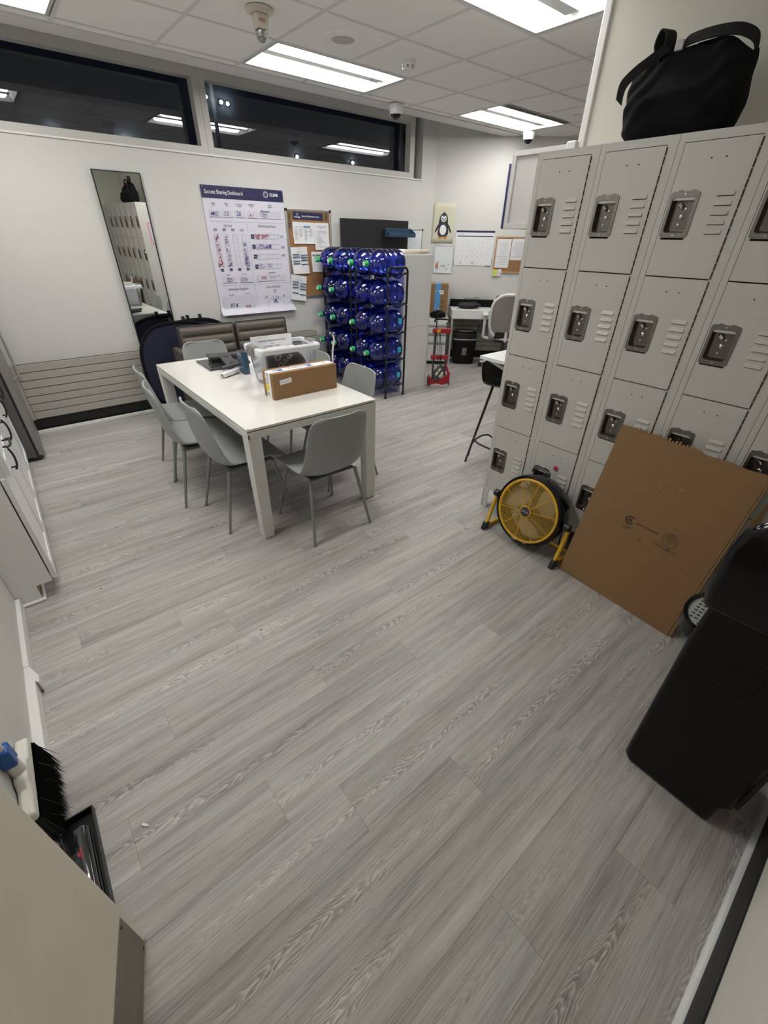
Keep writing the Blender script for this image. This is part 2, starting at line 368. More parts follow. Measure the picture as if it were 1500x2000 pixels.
while y < 5.28:
    x = -1.05-[0.0, 0.42, 0.83, 0.21, 0.63, 1.02][row % 6]
    while x < 7.6:
        vis = x+PL > -0.9 and (x*0.669+y*0.743) < 7.38+0.15 and not (x > 2.9 and y < x*0.28-0.2)
        if vis:
            o = bpy.data.objects.new('plank', plank_me); COL.objects.link(o); o.parent = floor; o.location = (x, y, 0)
        x += PL
    y += PW; row += 1

# --- ceiling: slab above, tees, tiles
ceil = struct(MB().box((-1.2, -0.5, ZC+0.14), (8.2, 4.60, ZC+0.20)).build('ceiling', TILE, smooth=False))
GX = [0.845+0.617*k for k in range(-3, 12)]; GY = [3.765+0.617*k for k in range(-7, 2)]
tees = MB()
TROFFERS = [(-0.385, 3.777), (2.087, 3.777), (4.555, 3.777), (2.087, 1.925), (-0.385, 1.925)]  # last one is unseen, added overhead to brighten the near floor
for gx in GX:
    ys = [-0.5]+sorted(v for a, b in TROFFERS if a+.1 < gx < a+1.1 for v in (b, b+.593))+[4.48]
    for q in range(0, len(ys), 2): tees.box((gx-.012, ys[q], ZC), (gx+.012, ys[q+1], ZC+.03))
for gy in GY: tees.box((-1.2, gy-.012, ZC+.0005), (8.2, gy+.012, ZC+.03))
tees.build('ceiling_grid', TEE, ceil, smooth=False)
tw = 0.617-0.024
tile_me = MB().box((0, 0, 0), (tw, tw, .015)).mesh('ceiling_tile', TILE, False)
for i in range(len(GX)-1):
    for j in range(len(GY)-1):
        tx, ty = GX[i]+.012, GY[j]+.012
        if any(abs(tx-a) < 0.05 or abs(tx-a-.617) < 0.05 for a, b in TROFFERS if abs(ty-b) < 0.05): continue
        if tx*0.669+ty*0.743 > 7.38 or tx > 6.7: continue
        o = bpy.data.objects.new('ceiling_tile', tile_me); COL.objects.link(o); o.parent = ceil; o.location = (tx, ty, ZC+.004)
for i in range(len(GX)-1):
    MB().box((GX[i]+.012, GY[-1]+.012, ZC+.004), (GX[i+1]-.012, 4.482, ZC+.019)).build('border_tile', TILE, ceil, smooth=False)
MB().box((-1.2, 4.484, ZC-.004), (5.9, 4.70, ZC+.012)).box((-1.2, 4.692, ZC-.004), (5.9, 4.704, ZC+.30)).build('pocket_edge', TEE, ceil, smooth=False)
struct(MB().box((-1.2, 4.5, 3.12), (6.2, 5.5, 3.2)).build('ceiling_pocket', WALL, smooth=False))

# --- window wall
Yw = 5.27
wb = MB().box((-1.2, Yw, 0), (5.6, 5.40, 2.324)).box((-1.2, Yw, 2.95), (5.6, 5.40, 3.2)).box((4.915, Yw, 2.324), (5.6, 5.40, 2.95)).box((-1.2, Yw, 2.324), (-0.9, 5.40, 2.95))
struct(wb.build('wall_back', WALL, smooth=False))
def window(n, x0, x1, pa, pb_):
    o = struct(MB().box((x0-.06, 5.29, 2.326), (x1+.06, 5.39, 2.384)).build('window_%d' % n, FRAMEG, smooth=False))
    MB().box((x0-.06, 5.29, 2.868), (x1+.06, 5.39, 2.95)).build('head_rail', FRAMEG, o, smooth=False)
    MB().box((x0-.06, 5.29, 2.384), (x0, 5.39, 2.868)).build('side_rail', FRAMEG, o, smooth=False)
    MB().box((x1, 5.29, 2.384), (x1+.06, 5.39, 2.868)).build('side_rail', FRAMEG, o, smooth=False)
    MB().box((pa, 5.500, 2.20), (pb_, 5.506, 3.06)).build('pane', GLASS, o, smooth=False)
    MB().box((pa, 5.40, 2.15), (pb_, 5.53, 2.20)).box((pa, 5.40, 3.06), (pb_, 5.53, 3.11)).build('outer_frame', FRAMEG, o, smooth=False)
window(1, -0.84, 2.012, -1.0, 2.26); window(2, 2.134, 4.715, 2.30, 5.4)
struct(MB().box((4.775, 5.30, 2.326), (4.80, 5.40, 2.95)).build('trim_1', FRAMEG, smooth=False))
struct(MB().box((-1.0, 5.256, 2.312), (4.93, 5.30, 2.326)).build('trim_2', TRIMW, bevel=.002))
# night outside: a dark far wall and a few lamps on it
struct(MB().box((-30, 46, -6), (60, 47, 40)).build('wall_far_building', mat('night_facade', (0.45, 0.47, 0.55), 0.9), smooth=False))
for k, (lx, lz) in enumerate(((18.46, 10.95), (19.7, 10.8), (20.25, 10.77), (7.0, 7.6), (11.5, 7.5), (12.0, 7.52), (26.5, 7.9), (33.0, 8.0))):
    t = thing('outdoor_lamp', ['small white lamp outside seen at the upper left of the right window', 'left one of the lamp pair high outside the right window', 'right one of the lamp pair high outside the right window',
        'tiny lamp outside low in the left window, far left', 'tiny lamp outside low in the left window, above the mirror', 'tiny lamp outside just right of the one above the mirror',
        'tiny lamp outside low at the left of the right window', 'tiny lamp outside low in the middle of the right window'][k], 'lamp', (lx, 45.9, lz), 0, 'lamps outside in the night')
    MB().lathe([(0, 1e-4), (0, .13), (.08, .12), (.14, 1e-4)], frame((0, 0, 0), (1, 0, 0), (0, 0, 1)), 10).build('lens', LAMP, t)
    MB().box((-.16, -.0, -.16), (.16, .08, .16)).build('housing', BLACK, t, smooth=False)

# --- angled wall with base
aw = MB(frame(A0, TA, -NA, (0, 0, 1))).box((-0.35, 0, 0), (4.6, 0.2, 3.2))
struct(aw.build('wall_angled', WALL, smooth=False))
# --- other walls
struct(MB().box((-1.2, -0.6, 0), (-0.460, 2.432, 3.0)).build('wall_left', WALL, smooth=False))
struct(MB().box((-1.2, 2.43, 0), (-0.90, 5.30, 3.2)).build('wall_alcove', WALL, smooth=False))
bl = MB().box((-0.461, 0.72, 0), (-0.425, 1.84, .068)).prism([(-0.461, 1.84), (-0.412, 1.78), (-0.412, 1.83), (-0.440, 1.905), (-0.461, 1.905)], 0, .066).box((-0.461, 1.905, 0), (-0.440, 2.432, .068))
struct(bl.build('baseboard_left', TRIMW, bevel=.004))
struct(MB().box((2.668, -0.36, 0), (2.80, 1.640, 3.0)).build('wall_right', WALLB, smooth=False))
struct(MB().box((2.655, 1.612, 2.04), (2.685, 1.652, 2.86)).box((2.63, 1.645, 2.06), (2.66, 1.70, 2.12)).build('trim_3', TRIMW, bevel=.006))
struct(MB().box((-1.2, -0.6, 0), (8.2, -0.352, 3.0)).build('wall_front', WALLB, smooth=False))
struct(MB().box((0.35, -0.3525, 0), (2.668, -0.343, .132)).build('baseboard_front', RUBBER, bevel=.003))
qr = [(0, 0)]+[(0.0155*math.cos(a), 0.0155*math.sin(a)) for a in [math.pi/2*i/6 for i in range(7)]]
struct(MB(frame((0.35, -0.343, 0), (0, 1, 0), (0, 0, 1), (1, 0, 0))).prism(qr, 0, 2.31).build('trim_4', TRIMW))
struct(MB().box((7.4, -0.5, 0), (7.6, 3.6, 3.2)).build('wall_far_right', WALL, smooth=False))

# --- open door close to the camera, with a kick plate
dr = struct(MB(frame((-.285, .674, 0), (-.265, -.963, 0), (-.963, .265, 0), (0, 0, 1))).box((-.018, 0, 0.008), (.91, .044, 2.10)).build('door_1', DOORM, bevel=.003))
DM = frame((-.285, .674, 0), (-.265, -.963, 0), (-.963, .265, 0), (0, 0, 1))
MB(DM).box((.002, -.0015, .012), (.90, .0, .226)).build('kick_plate', KICK, dr, smooth=False)
sc_ = MB()
for sx_ in (.02, .45, .88):
    for sz_ in (.024, .213): sc_.lathe([(0, 1e-4), (0, .004), (.0015, .003), (.0015, 1e-4)], DM @ frame((sx_, -.0015, sz_), (1, 0, 0), (0, 0, 1)), 8)
sc_.build('screws', LOCKD, dr)

# --- slatted radiator cover
def radiator(name, label, M, L, dpt):
    t = thing(name, label, 'radiator', M.translation, M.to_euler().z)
    MB().box((0, -dpt+.02, .14), (L, 0, .628)).build('housing', LOCKD, t, smooth=False)  # dark backing colour stands in for the shade between the slats
    for k in range(7):
        z0 = .137+k*.0721
        MB().box((.03, -dpt, z0+.0062), (L, -dpt+.019, z0+.0721)).build('panel', RAD, t, bevel=.002)
    MB().box((0, -dpt-.002, .137), (.028, 0, .642)).build('end_cap', RAD, t, bevel=.003)
    MB().box((0, -dpt+.05, .0), (L, -dpt+.07, .14)).build('dark_recess', BLACK, t, smooth=False)
    MB().box((0, -dpt+.0, .0), (L, -dpt+.02, .030)).build('floor_strip', TRIMW, t, bevel=.003)
    return t
radiator('radiator_cover', 'beige slatted radiator cover low along the window wall', Matrix.Translation((-0.14, Yw-.001, 0)), 3.22, .119)
radiator('radiator_cover', 'beige slatted radiator cover under the white desk', frame(A(0.35, 0), TA, -NA, (0, 0, 1)), 2.2, .06)

# --- troffers
LAB = ['ceiling light cut by the upper left corner of the picture', 'ceiling light above the window nearest the white table', 'farthest ceiling light, beside the dark slot vent', 'large nearest ceiling light at the top edge above the lockers', 'ceiling light added overhead out of view to brighten the near floor', 'ceiling light overhead behind the camera by the near wall']
for k, (tx, ty) in enumerate(TROFFERS):
    t = thing('ceiling_light', 'recessed '+LAB[k], 'ceiling light', (tx, ty, ZC), 0, 'recessed ceiling lights')
    W_, D_ = 1.21, .593
    h = MB()
    def rec(a, b, z): return [(a, a, z), (W_-a, a, z), (W_-a, D_-a, z), (a, D_-a, z)]
    v = rec(0, 0, 0)+rec(.02, 0, 0)+rec(.05, 0, .055)
    h.add(v, [f for k0 in (0, 4) for f in [(k0+i, k0+4+i, k0+4+(i+1) % 4, k0+(i+1) % 4) for i in range(4)]]+[(8, 11, 10, 9)])
    h.box((0, 0, .056), (W_, D_, .12)); h.box((.06, D_/2-.045, .02), (W_-.06, D_/2+.045, .056))
    h.build('housing', TROF, t, smooth=False)
    for yc in (.155, D_-.155):
        l = MB(); prof = [(-.075, .05), (-.068, .03), (-.045, .014), (0, .006), (.045, .014), (.068, .03), (.075, .05)]
        ends = (.075, .095, W_-.095, W_-.075)
        vv = []
        for q, ex in enumerate(ends):
            for (py, pz) in prof:
                f_ = .8 if q in (0, 3) else 1.0
                vv.append((ex, yc+py*f_, .05-(.05-pz)*(.55 if q in (0, 3) else 1)))
        n_ = len(prof)
        ff = [(q*n_+i, q*n_+i+1, (q+1)*n_+i+1, (q+1)*n_+i) for q in range(3) for i in range(n_-1)]+[tuple(range(n_)), tuple(range(4*n_-1, 3*n_-1, -1))]
        l.add(vv, ff).build('lens', LENS, t, ang=80, fix=True)

# --- ceiling devices
def dome(loc, label):
    t = thing('dome_camera', label, 'camera', loc, 0)
    F = frame((0, 0, 0), (1, 0, 0), (0, -1, 0), (0, 0, -1))
    MB(F).lathe([(0, 1e-4), (0, .075), (.012, .076), (.06, .066), (.075, .060), (.078, .05)], None, 24).build('housing', WPLAST, t)
    MB(F).lathe([(.070, .058), (.085, .052), (.10, .040), (.112, .022), (.116, 1e-4)], None, 20).build('dome_window', GLOSSBLK, t)
dome((3.757, 4.454, ZC-.004), 'white dome security camera on the ceiling above the right window')
dome((5.80, 4.30, ZC-.004), 'white dome security camera at the far end of the ceiling')
t = thing('fire_strobe', 'ivory fire alarm strobe with clear lens hanging under the ceiling', 'alarm', (1.772, 3.384, ZC)); F = frame((0, 0, 0), (1, 0, 0), (0, -1, 0), (0, 0, -1))
MB(F).lathe([(0, 1e-4), (0, .082), (.014, .08), (.02, .06), (.02, 1e-4)], None, 24).build('base', IVORY, t)
MB(F).taper((0, 0, .02), (.085, .07), (0, 0, .085), (.07, .055)).build('body', IVORY, t, bevel=.006)
MB(F).taper((0, 0, .085), (.064, .052), (0, 0, .118), (.052, .042)).taper((0, 0, .118), (.052, .042), (0, 0, .140), (.022, .018)).build('strobe_lens', CLEARL, t, bevel=.003)
MB(F).lathe([(.085, .016), (.110, .013), (.125, .006), (.127, 1e-4)], None, 8).build('flash_tube', CHROME, t)
MB(F).text('FIRE', .022, (-.026, .0362, .060), (1, 0, 0), (0, 0, -1)).build('lettering', PENR, t, smooth=False)
t = thing('ceiling_speaker', 'round flush ceiling speaker with grey grille', 'speaker', (2.411, 3.437, ZC+.004))
MB(F).lathe([(0, .15), (.004, .148), (.008, .125), (.006, .08), (0, .078)], None, 32).build('rim', TILE, t)
MB(F).lathe([(.0, 1e-4), (.004, .04), (.005, .08)], None, 32).build('grille', mat('speaker_grille', (.55, .54, .52), .7, bump=.6, bscale=900), t)
t = thing('smoke_detector', 'white smoke detector on the ceiling between the lights', 'detector', (3.02, 3.45, ZC+.004))
MB(F).lathe([(0, 1e-4), (0, .055), (.02, .055), (.022, .048), (.05, .044), (.06, .03), (.062, 1e-4)], None, 24).build('body', WPLAST, t)
sl = MB(F)
for k in range(8): sl.box((-.009, .0445, .030), (.009, .0475, .034), Matrix.Rotation(k*math.pi/4, 4, 'Z')).box((-.009, .0435, .040), (.009, .0465, .044), Matrix.Rotation(k*math.pi/4, 4, 'Z'))
sl.build('vent_slots', LOCKD, t, smooth=False)
t = thing('slot_vent', 'long dark slot air vent beside the farthest ceiling light', 'vent', (4.57, 3.69, ZC-.003))
MB().box((0, 0, 0), (1.15, .072, .003)).build('frame', TEE, t, smooth=False)
for q in range(2):
    for s_ in range(2): MB().box((.01+q*.575, .010+s_*.032, -.002), (.56+q*.575, .030+s_*.032, 0)).build('slot', LOCKD, t, smooth=False)
t = thing('round_sensor', 'small round cover on the ceiling above the wall cabinet', 'sensor', (5.456, 3.462, ZC+.004))
MB(F).lathe([(0, .045), (.004, .044), (.006, .038), (.004, .036), (.004, 1e-4)], None, 20).build('cover', TEE, t)

# ============================================================ LOCKERS (six columns)
LX, LY0, LW = 2.294, 1.6247, 0.3238
ORD = ['first', 'second', 'third', 'fourth', 'fifth', 'sixth']
LK = ['leftmost grey locker column, its end beside the bar table', 'second grey locker column from the left, red dot on its bottom door', 'third grey locker column from the left, under the left half of the black bag', 'fourth grey locker column from the left, behind the cardboard sheet',
      'fifth grey locker column from the left, behind the right edge of the cardboard', 'sixth grey locker column, last before the near wall']
def make_locker(i):
    # local frame: x along the row (to the right when facing it), y into the locker, z up
    t = thing('locker', LK[i], 'locker', (LX, LY0-i*LW, 0), -math.pi/2, 'grey four door lockers')
    W_ = LW-.0015
    b = MB().box((0, .040, .152), (W_, .36, 2.036))
    b.box((0, 0, .152), (.024, .0405, 2.036)).box((W_-.041, 0, .152), (W_, .0405, 2.036)).box((.024, 0, 2.007), (W_-.041, .0405, 2.036)).box((.024, 0, .152), (W_-.041, .0405, .178))
    b.box((.0, 0, 0), (.004, .045, .152)).box((.0, 0, 0), (.045, .004, .152)).box((W_-.004, 0, 0), (W_, .045, .152)).box((W_-.045, 0, 0), (W_, .004, .152)).box((0, .30, 0), (.04, .304, .152)).box((W_-.04, .30, 0), (W_, .304, .152))
    b.build('body', LOCK, t, smooth=False)
    MB().box((.0242, .0360, .179), (W_-.0412, .0390, 2.0068)).build('door_gap_shade', LOCKD, t, smooth=False)  # dark sheet behind the doors, painted shade for the gaps around them
    return t
def locker_door_meshes():
    w_, h_ = .2545, .4522
    hx0, hx1, hz0, hz1 = .014, .106, -.318, -.183     # hole for the handle cup (x from left, z from top)
    d = MB()
    d.box((0, 0, -h_), (hx0, .016, 0)).box((hx1, 0, -h_), (w_, .016, 0)).box((hx0, 0, hz1), (hx1, .016, 0)).box((hx0, 0, -h_), (hx1, .016, hz0))
    for k in range(5):
        z = -.172-.031*k; x0, x1 = .170, .236
        d.add([(x0, 0, z), (x1, 0, z), (x1-.006, -.0065, z), (x0+.006, -.0065, z), (x0+.004, 0, z+.0165), (x1-.004, 0, z+.0165)], [(0, 3, 2, 1), (3, 4, 5, 2), (0, 4, 3), (1, 2, 5)])
        d.box((x0+.004, -.0003, z-.0022), (x1-.004, .001, z-.0002))
    door = d.mesh('door', LOCK, False)
    sl = MB()
    for k in range(5): sl.box((.174, -.0007, -.172-.031*k-.0026), (.232, 0, -.172-.031*k))
    for hx in (.110, .160): sl.disc((hx, -.053), .0032, 10, frame((0, -.0006, 0), (1, 0, 0), (0, 0, 1)))
    holes = sl.mesh('vent_openings', LOCKD, False)
    c = MB()
    F = frame((.060, 0, -.2325), (1, 0, 0), (0, 0, 1))     # x right, y up, z out of the door
    o = rrect(-.054, -.079, .054, .079, .012); i_ = rrect(-.043, -.061, .041, .060, .012); n = len(o)
    bk = rrect(-.036, -.054, .036, .053, .010)
    c.add([(x, y, 0) for x, y in o]+[(x, y, .0035) for x, y in o]+[(x, y, .0035) for x, y in i_]+[(x, y, -.026) for x, y in bk],
          [f for k0 in (0, 1, 2) for f in [(k0*n+j, k0*n+(j+1) % n, (k0+1)*n+(j+1) % n, (k0+1)*n+j) for j in range(n)]]+[tuple(range(3*n, 4*n))], F)
    for x_ in (-.022, .024): c.box((x_-.008, .079, .0), (x_+.008, .083, .003), F)
    cup = c.mesh('handle_cup', STEEL, True, 30)
    p = MB()
    ip = rrect(-.022, -.046, .036, .052, .008); p.prism(ip, -.026, -.017, F)
    plate = p.mesh('latch_plate', STEELD, True)
    q = MB()
    q.lathe([(0, 1e-4), (0, .0095), (.005, .0085), (.008, .004), (.008, 1e-4)], F @ Matrix.Translation((.004, -.004, -.017)), 12)
    for px, py in ((.012, .022), (.0, -.032)): q.lathe([(0, 1e-4), (0, .0048), (.004, .004), (.004, 1e-4)], F @ Matrix.Translation((px, py, -.017)), 8)
    q.tube([(-.016, .040, -.012), (-.010, .036, -.004), (-.003, .028, -.006), (-.001, .022, -.013)], [.006, .0075, .007, .004], 8, F)
    for sx_, sy_ in ((0, .070), (0, -.070)): q.lathe([(0, .0045), (.002, .003), (.002, 1e-4)], F @ Matrix.Translation((sx_, sy_, .0035)), 8)
    bolts = q.mesh('lift_latch', CHROME, True)
    hg = MB()
    for k in range(15):
        z0 = -.006-k*.030; hg.tube([(w_+.003, -.0004, z0), (w_+.003, -.0004, z0-.026)], .0024, 6)
    hinge = hg.mesh('hinge', LOCKD, True)
    return door, [holes, cup, plate, bolts, hinge]
DOOR_ME, DOOR_SUB = locker_door_meshes()
for i in range(6):
    t = make_locker(i)
    for j in range(4):
        o = bpy.data.objects.new('door', DOOR_ME); COL.objects.link(o); o.parent = t; o.location = (.0265, -.0015, 2.0045-.4572*j)
        if i == 1 and j == 2: o.location.y -= .002
        for me in DOOR_SUB:
            c = bpy.data.objects.new(me.name, me); COL.objects.link(c); c.parent = o
mg = MB(frame((LX-.0035, 1.127, .509), (0, -1, 0), (0, 0, 1))).lathe([(0, 1e-4), (0, .0135), (.007, .0125), (.009, .009), (.0095, 1e-4)], None, 16).build('round_magnet', PINK)
tag(mg, 'small round red magnet on a bottom locker door above the fan', 'magnet')
# things on the hidden end panel of the lockers, seen in the mirror
EF = frame((2.294, LY0+.001, 0), (-1, 0, 0), (0, 0, 1))
t = thing('framed_notice', 'pink bordered notice on the locker end panel, seen in the mirror', 'notice', (2.52, LY0+.001, 1.62))
F0 = frame((0, 0, 0), (-1, 0, 0), (0, 0, 1))
MB(F0).box((-.12, -.15, 0), (.12, .15, .002)).build('border', mat('pink_border', (.75, .32, .36), .6), t, smooth=False)
MB(F0).box((-.095, -.125, .002), (.095, .125, .003)).build('sheet', mat('pale_blue_sheet', (.55, .62, .70), .6), t, smooth=False)
t = thing('eraser_holder', 'dark blue pouch hanging on the locker end panel, seen in the mirror', 'pouch', (2.56, LY0+.001, .92))
MB(F0).prism(rrect(-.06, -.10, .06, .10, .025), 0, .03).build('pouch', BLACK, t, bevel=.004)
MB(F0).box((-.045, .0, .03), (.045, .06, .033)).build('badge', PBLUE, t, smooth=False)
for k, (mx_, mz_) in enumerate(((2.50, 1.30), (2.50, 1.25), (2.56, 1.26))):
    m_ = MB(frame((mx_, LY0+.001, mz_), (-1, 0, 0), (0, 0, 1)))
    o = (m_.lathe([(0, 1e-4), (0, .016), (.01, .014), (.01, 1e-4)], None, 14) if k < 2 else m_.box((-.03, -.035, 0), (.03, .035, .012))).build('clip_magnet', BLACK if k < 2 else REDP)
    tag(o, ['upper black round magnet on the locker end panel, seen in the mirror', 'lower black round magnet on the locker end panel, seen in the mirror', 'red clip magnet on the locker end panel, seen in the mirror'][k], 'magnet')

# ============================================================ BLACK BAG ON THE LOCKERS
t = thing('tote_bag', 'black fabric tote bag with loose handles on top of the lockers', 'bag', (2.33, 1.05, 2.036), -math.pi/2)
# local: x to the right, y back, z up
def hk(x):      # height of the sagging mouth along the bag
    P_ = [(-.21, .245), (-.165, .268), (-.10, .275), (-.03, .296), (.05, .296), (.10, .285), (.15, .250), (.185, .228), (.215, .245)]
    if x <= P_[0][0]: return P_[0][1]
    for (xa, za), (xb, zb) in zip(P_, P_[1:]):
        if x <= xb: return za+(zb-za)*(x-xa)/(xb-xa)
    return P_[-1][1]
def bagf(u, v):
    a = 2*math.pi*v; ca, sa = math.cos(a), math.sin(a)
    k = min(1, u/.12); xl = -.182-.026*k-.048*u; xr = .195+.032*min(1, u/.35)-.030*u
    dp = .085+.030*k if u < .45 else .115-.098*((u-.45)/.55)**.8
    x = (xl+xr)/2+(xr-xl)/2*math.copysign(abs(ca)**.5, ca); y = .062+dp*math.copysign(abs(sa)**.8, sa)+.030*u
    z = u*hk(x)*(1-.10*(sa < 0)*math.exp(-((x-.03)/.06)**2)*u)
    y += min(1, u*4)*(.008*math.sin(x*33+u*9)+.006*math.sin(x*71-u*14))
    return (x, y, z)
MB().grid(bagf, 20, 64).add([bagf(0, v/64) for v in range(64)], [tuple(range(63, -1, -1))]).build('body', FABRIC, t, ang=80, fix=True)
MB().strap(catmull([(-.075, .10, .262), (-.06, .07, .292), (.00, .06, .300), (.08, .06, .298), (.135, .07, .288), (.178, .09, .262), (.188, .10, .215)], 6), (0, .3, 1), .034, .006).build('handle', WEB, t)
MB().strap(catmull([(.02, .17, .27), (.08, .18, .268), (.13, .18, .245), (.165, .17, .226)], 5), (0, .2, 1), .02, .006).build('handle', WEB, t)
MB().strap(catmull([(-.120, .06, .29), (-.165, .03, .255), (-.200, .01, .228), (-.238, .0, .190), (-.246, .01, .140)], 5), (.7, .25, -.6), .034, .006).build('shoulder_strap', WEB, t)
MB().strap(catmull([(-.130, .08, .25), (-.165, .08, .30), (-.155, .08, .345), (-.130, .08, .330), (-.125, .08, .27)], 5), (.4, .9, 0), .05, .006).build('strap_loop', WEB, t)
MB().box((-.090, .055, .272), (-.062, .075, .302)).build('buckle', mat('pale_buckle', (.5, .5, .5), .4), t, bevel=.003)

# ============================================================ CARDBOARD SHEET leaning on the lockers
E1 = Vector((-.06296629, -.99801565, 0)); E2 = Vector((.151, -.028, .899)).normalized(); E1 = (E1-E2*E1.dot(E2)).normalized(); EN = E2.cross(E1).normalized()
if EN.x > 0: EN = -EN
t = thing('flattened_box', 'large flattened brown cardboard box leaning against the lockers', 'cardboard box', (0, 0, 0))
CM = frame((2.100, .848, .006), E1, E2, EN)
th = -.014
cb = MB(CM)
CRE = [0, .355, .41, .535, .606, .629, .90]
top = [(0.64*i/16, .900+.003*math.sin(i*1.7)-.004*(i > 9)) for i in range(17)]
cb.prism([(0, 0), (.634, .0)]+top[::-1], th, 0)
cb.build('front_panel', CARD, t, smooth=False)
MB(CM).box((.0, .004, th-.013), (.632, .885, th-.002)).build('back_panel', CARDL, t, smooth=False)
MB(CM).box((.634, .0, th-.014), (.648, .87, -.004)).build('side_fold', CARDL, t, bevel=.004)
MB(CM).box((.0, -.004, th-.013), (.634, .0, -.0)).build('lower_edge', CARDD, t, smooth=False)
cr = MB(CM)
for (ya, yb) in ((.629, .606), (.55, .53), (.409, .356)):
    cr.add([(0, ya-.003, .0002), (.634, yb-.003, .0002), (.634, yb, .0016), (0, ya, .0016), (.634, yb+.003, .0002), (0, ya+.003, .0002)], [(0, 1, 2, 3), (3, 2, 4, 5)])
cr.add([(.24, .53, .0003), (.245, .53, .0010), (.365, .86, .0010), (.36, .86, .0003)], [(0, 1, 2, 3)])
cr.build('crease', CARD, t, smooth=False)
MB(CM).poly([(.36, .712), (.378, .716), (.386, .705), (.372, .706)], .0012).poly([(.07, .17), (.078, .178), (.082, .176), (.075, .168)], .0012).build('torn_spot', CARDL, t, smooth=False)
cc = MB(CM)
for k in range(20): cc.box((.05+k*.016, .900, th+.002), (.058+k*.016, .905+.004*(k % 3), -.003))
cc.build('corrugation', CARDL, t, smooth=False)
pr_ = MB(CM)
pr_.ring((.235, .468), .017, .0235, 24, None, .0008, R(40), R(330))
for k in range(3): pr_.poly([(.235+.010*math.cos(R(a))+.004*math.cos(R(a+90+k*0)), .468+.010*math.sin(R(a))) for a in (k*120+60, k*120+100, k*120+140)], .0008)
pr_.ring((.235, .468), .004, .010, 6, None, .0008)
pr_.text('Corrugated', .010, CM.inverted() @ (CM @ Vector((.205, .428, .0008))), (1, 0, 0), (0, 1, 0), sx=1.1).text('Recycles', .010, (.212, .418, .0008), (1, 0, 0), (0, 1, 0), sx=1.1)
pr_.text('24-0713-0100-9/B', .016, (.268, .462, .0008), (1, 0, 0), (0, 1, 0), sx=.95, bold=.01).text('472', .014, (.305, .390, .0008), (1, 0, 0), (0, 1, 0))
pr_.ring((.438, .462), .0345, .036, 30, None, .0008).ring((.438, .462), .027, .0278, 30, None, .0008)
for k in range(5): pr_.text(['BURST TEST', 'MIN COMB WT FACING', 'SIZE LIMIT', 'GROSS WT LT', 'LBS'][k], .008, (.438, .478-k*.009, .0008), (1, 0, 0), (0, 1, 0), 'CENTER', .7)
pr_.text('BOX CERTIFICATE', .0065, (.438, .490, .0008), (1, 0, 0), (0, 1, 0), 'CENTER', .8)
pr_.text('INTERNATIONAL', .009, (.378, .412, .0008), (1, 0, 0), (0, 1, 0), bold=.01).text('PAPER', .009, (.464, .412, .0008), (1, 0, 0), (0, 1, 0), bold=.01)
pr_.ring((.450, .415), .007, .009, 18, None, .0008).poly([(.4455, .411), (.450, .421), (.4545, .411), (.450, .413)], .0008)
pr_.build('printing', mat('box_ink', (.025, .016, .010), .8), t, smooth=False)

# ============================================================ FLOOR FAN
t = thing('floor_fan', 'round yellow and black floor fan on a tube stand before the lockers', 'fan', (2.14, 1.145, 0), -math.pi/2)
# local: x right, y back (towards lockers), z up. disc tilted back a little
TI = R(12)
FM = Matrix.Translation((0, 0.0, .252)) @ Matrix.Scale(.955, 4) @ Matrix.Rotation(-TI, 4, 'X') @ frame((0, 0, 0), (1, 0, 0), (0, 0, 1), (0, -1, 0))   # z out of the front
MB(FM).lathe([(.035, .214), (.040, .222), (.038, .232), (.02, .238), (-.06, .236), (-.085, .225), (-.09, .205), (-.086, .205), (-.055, .228), (.02, .230), (.035, .214)], None, 48).build('drum', GLOSSBLK, t)
MB(FM).lathe([(.034, .199), (.042, .201), (.044, .208), (.040, .214), (.030, .214)], None, 48).build('front_ring', YEL, t)
gr = MB(FM)
def zg(r): return .041+.012*(1-(r/.205)**2)
for k in range(21):
    r = .045+k*.0077; gr.tube([(r*math.cos(2*math.pi*j/40), r*math.sin(2*math.pi*j/40), zg(r)) for j in range(40)], .0013, 4, None, True)
gr.build('grill', YGRILL, t)
sp = MB(FM)
for k in range(10):
    a = 2*math.pi*k/10+.2; sp.tube([(r*math.cos(a), r*math.sin(a), zg(r)-.002) for r in (.035, .09, .15, .203)], .0024, 5)
sp.build('spokes', YEL, t)
MB(FM).lathe([(.046, .036), (.055, .041), (.061, .040), (.062, .034)], None, 28).build('hub_ring', YEL, t)
MB(FM).lathe([(.05, .034), (.0605, .034), (.0615, 1e-4)], None, 24).build('hub_badge', DARKGREY, t)
MB(FM).text('Geek Aire', .0125, (0, -.003, .0625), (1, 0, 0), (0, 1, 0), 'CENTER', bold=.01).build('hub_lettering', PWHITE, t, smooth=False)
def blade(k):
    a0 = k*2*math.pi/3+.35
    def f(u, v):
        r = .045+u*.145; hw = .36+.30*math.sin(math.pi*min(1, u*.9+.12)); a = a0+(v-.5)*2*hw+u*.5
        return (r*math.cos(a), r*math.sin(a), -.010+(v-.5)*.045*(1-.3*u))
    MB(FM).grid(f, 8, 8).build('blade', BLADE, t, solid=.002, ang=80)
for k in range(3): blade(k)
MB(FM).lathe([(-.06, .05), (.0, .05), (.012, .035), (.012, 1e-4)], None, 20).build('motor_hub', DARKGREY, t)
rg = MB(FM)
for k in range(10): rg.tube([(r*math.cos(2*math.pi*j/32), r*math.sin(2*math.pi*j/32), -.088) for j in range(32) for r in [.05+k*.017]], .0028, 4, None, True)
for k in range(8): rg.tube([(.03*math.cos(k*math.pi/4), .03*math.sin(k*math.pi/4), -.088), (.21*math.cos(k*math.pi/4), .21*math.sin(k*math.pi/4), -.088)], .002, 4)
rg.build('rear_grill', BLACK, t)
st = MB()
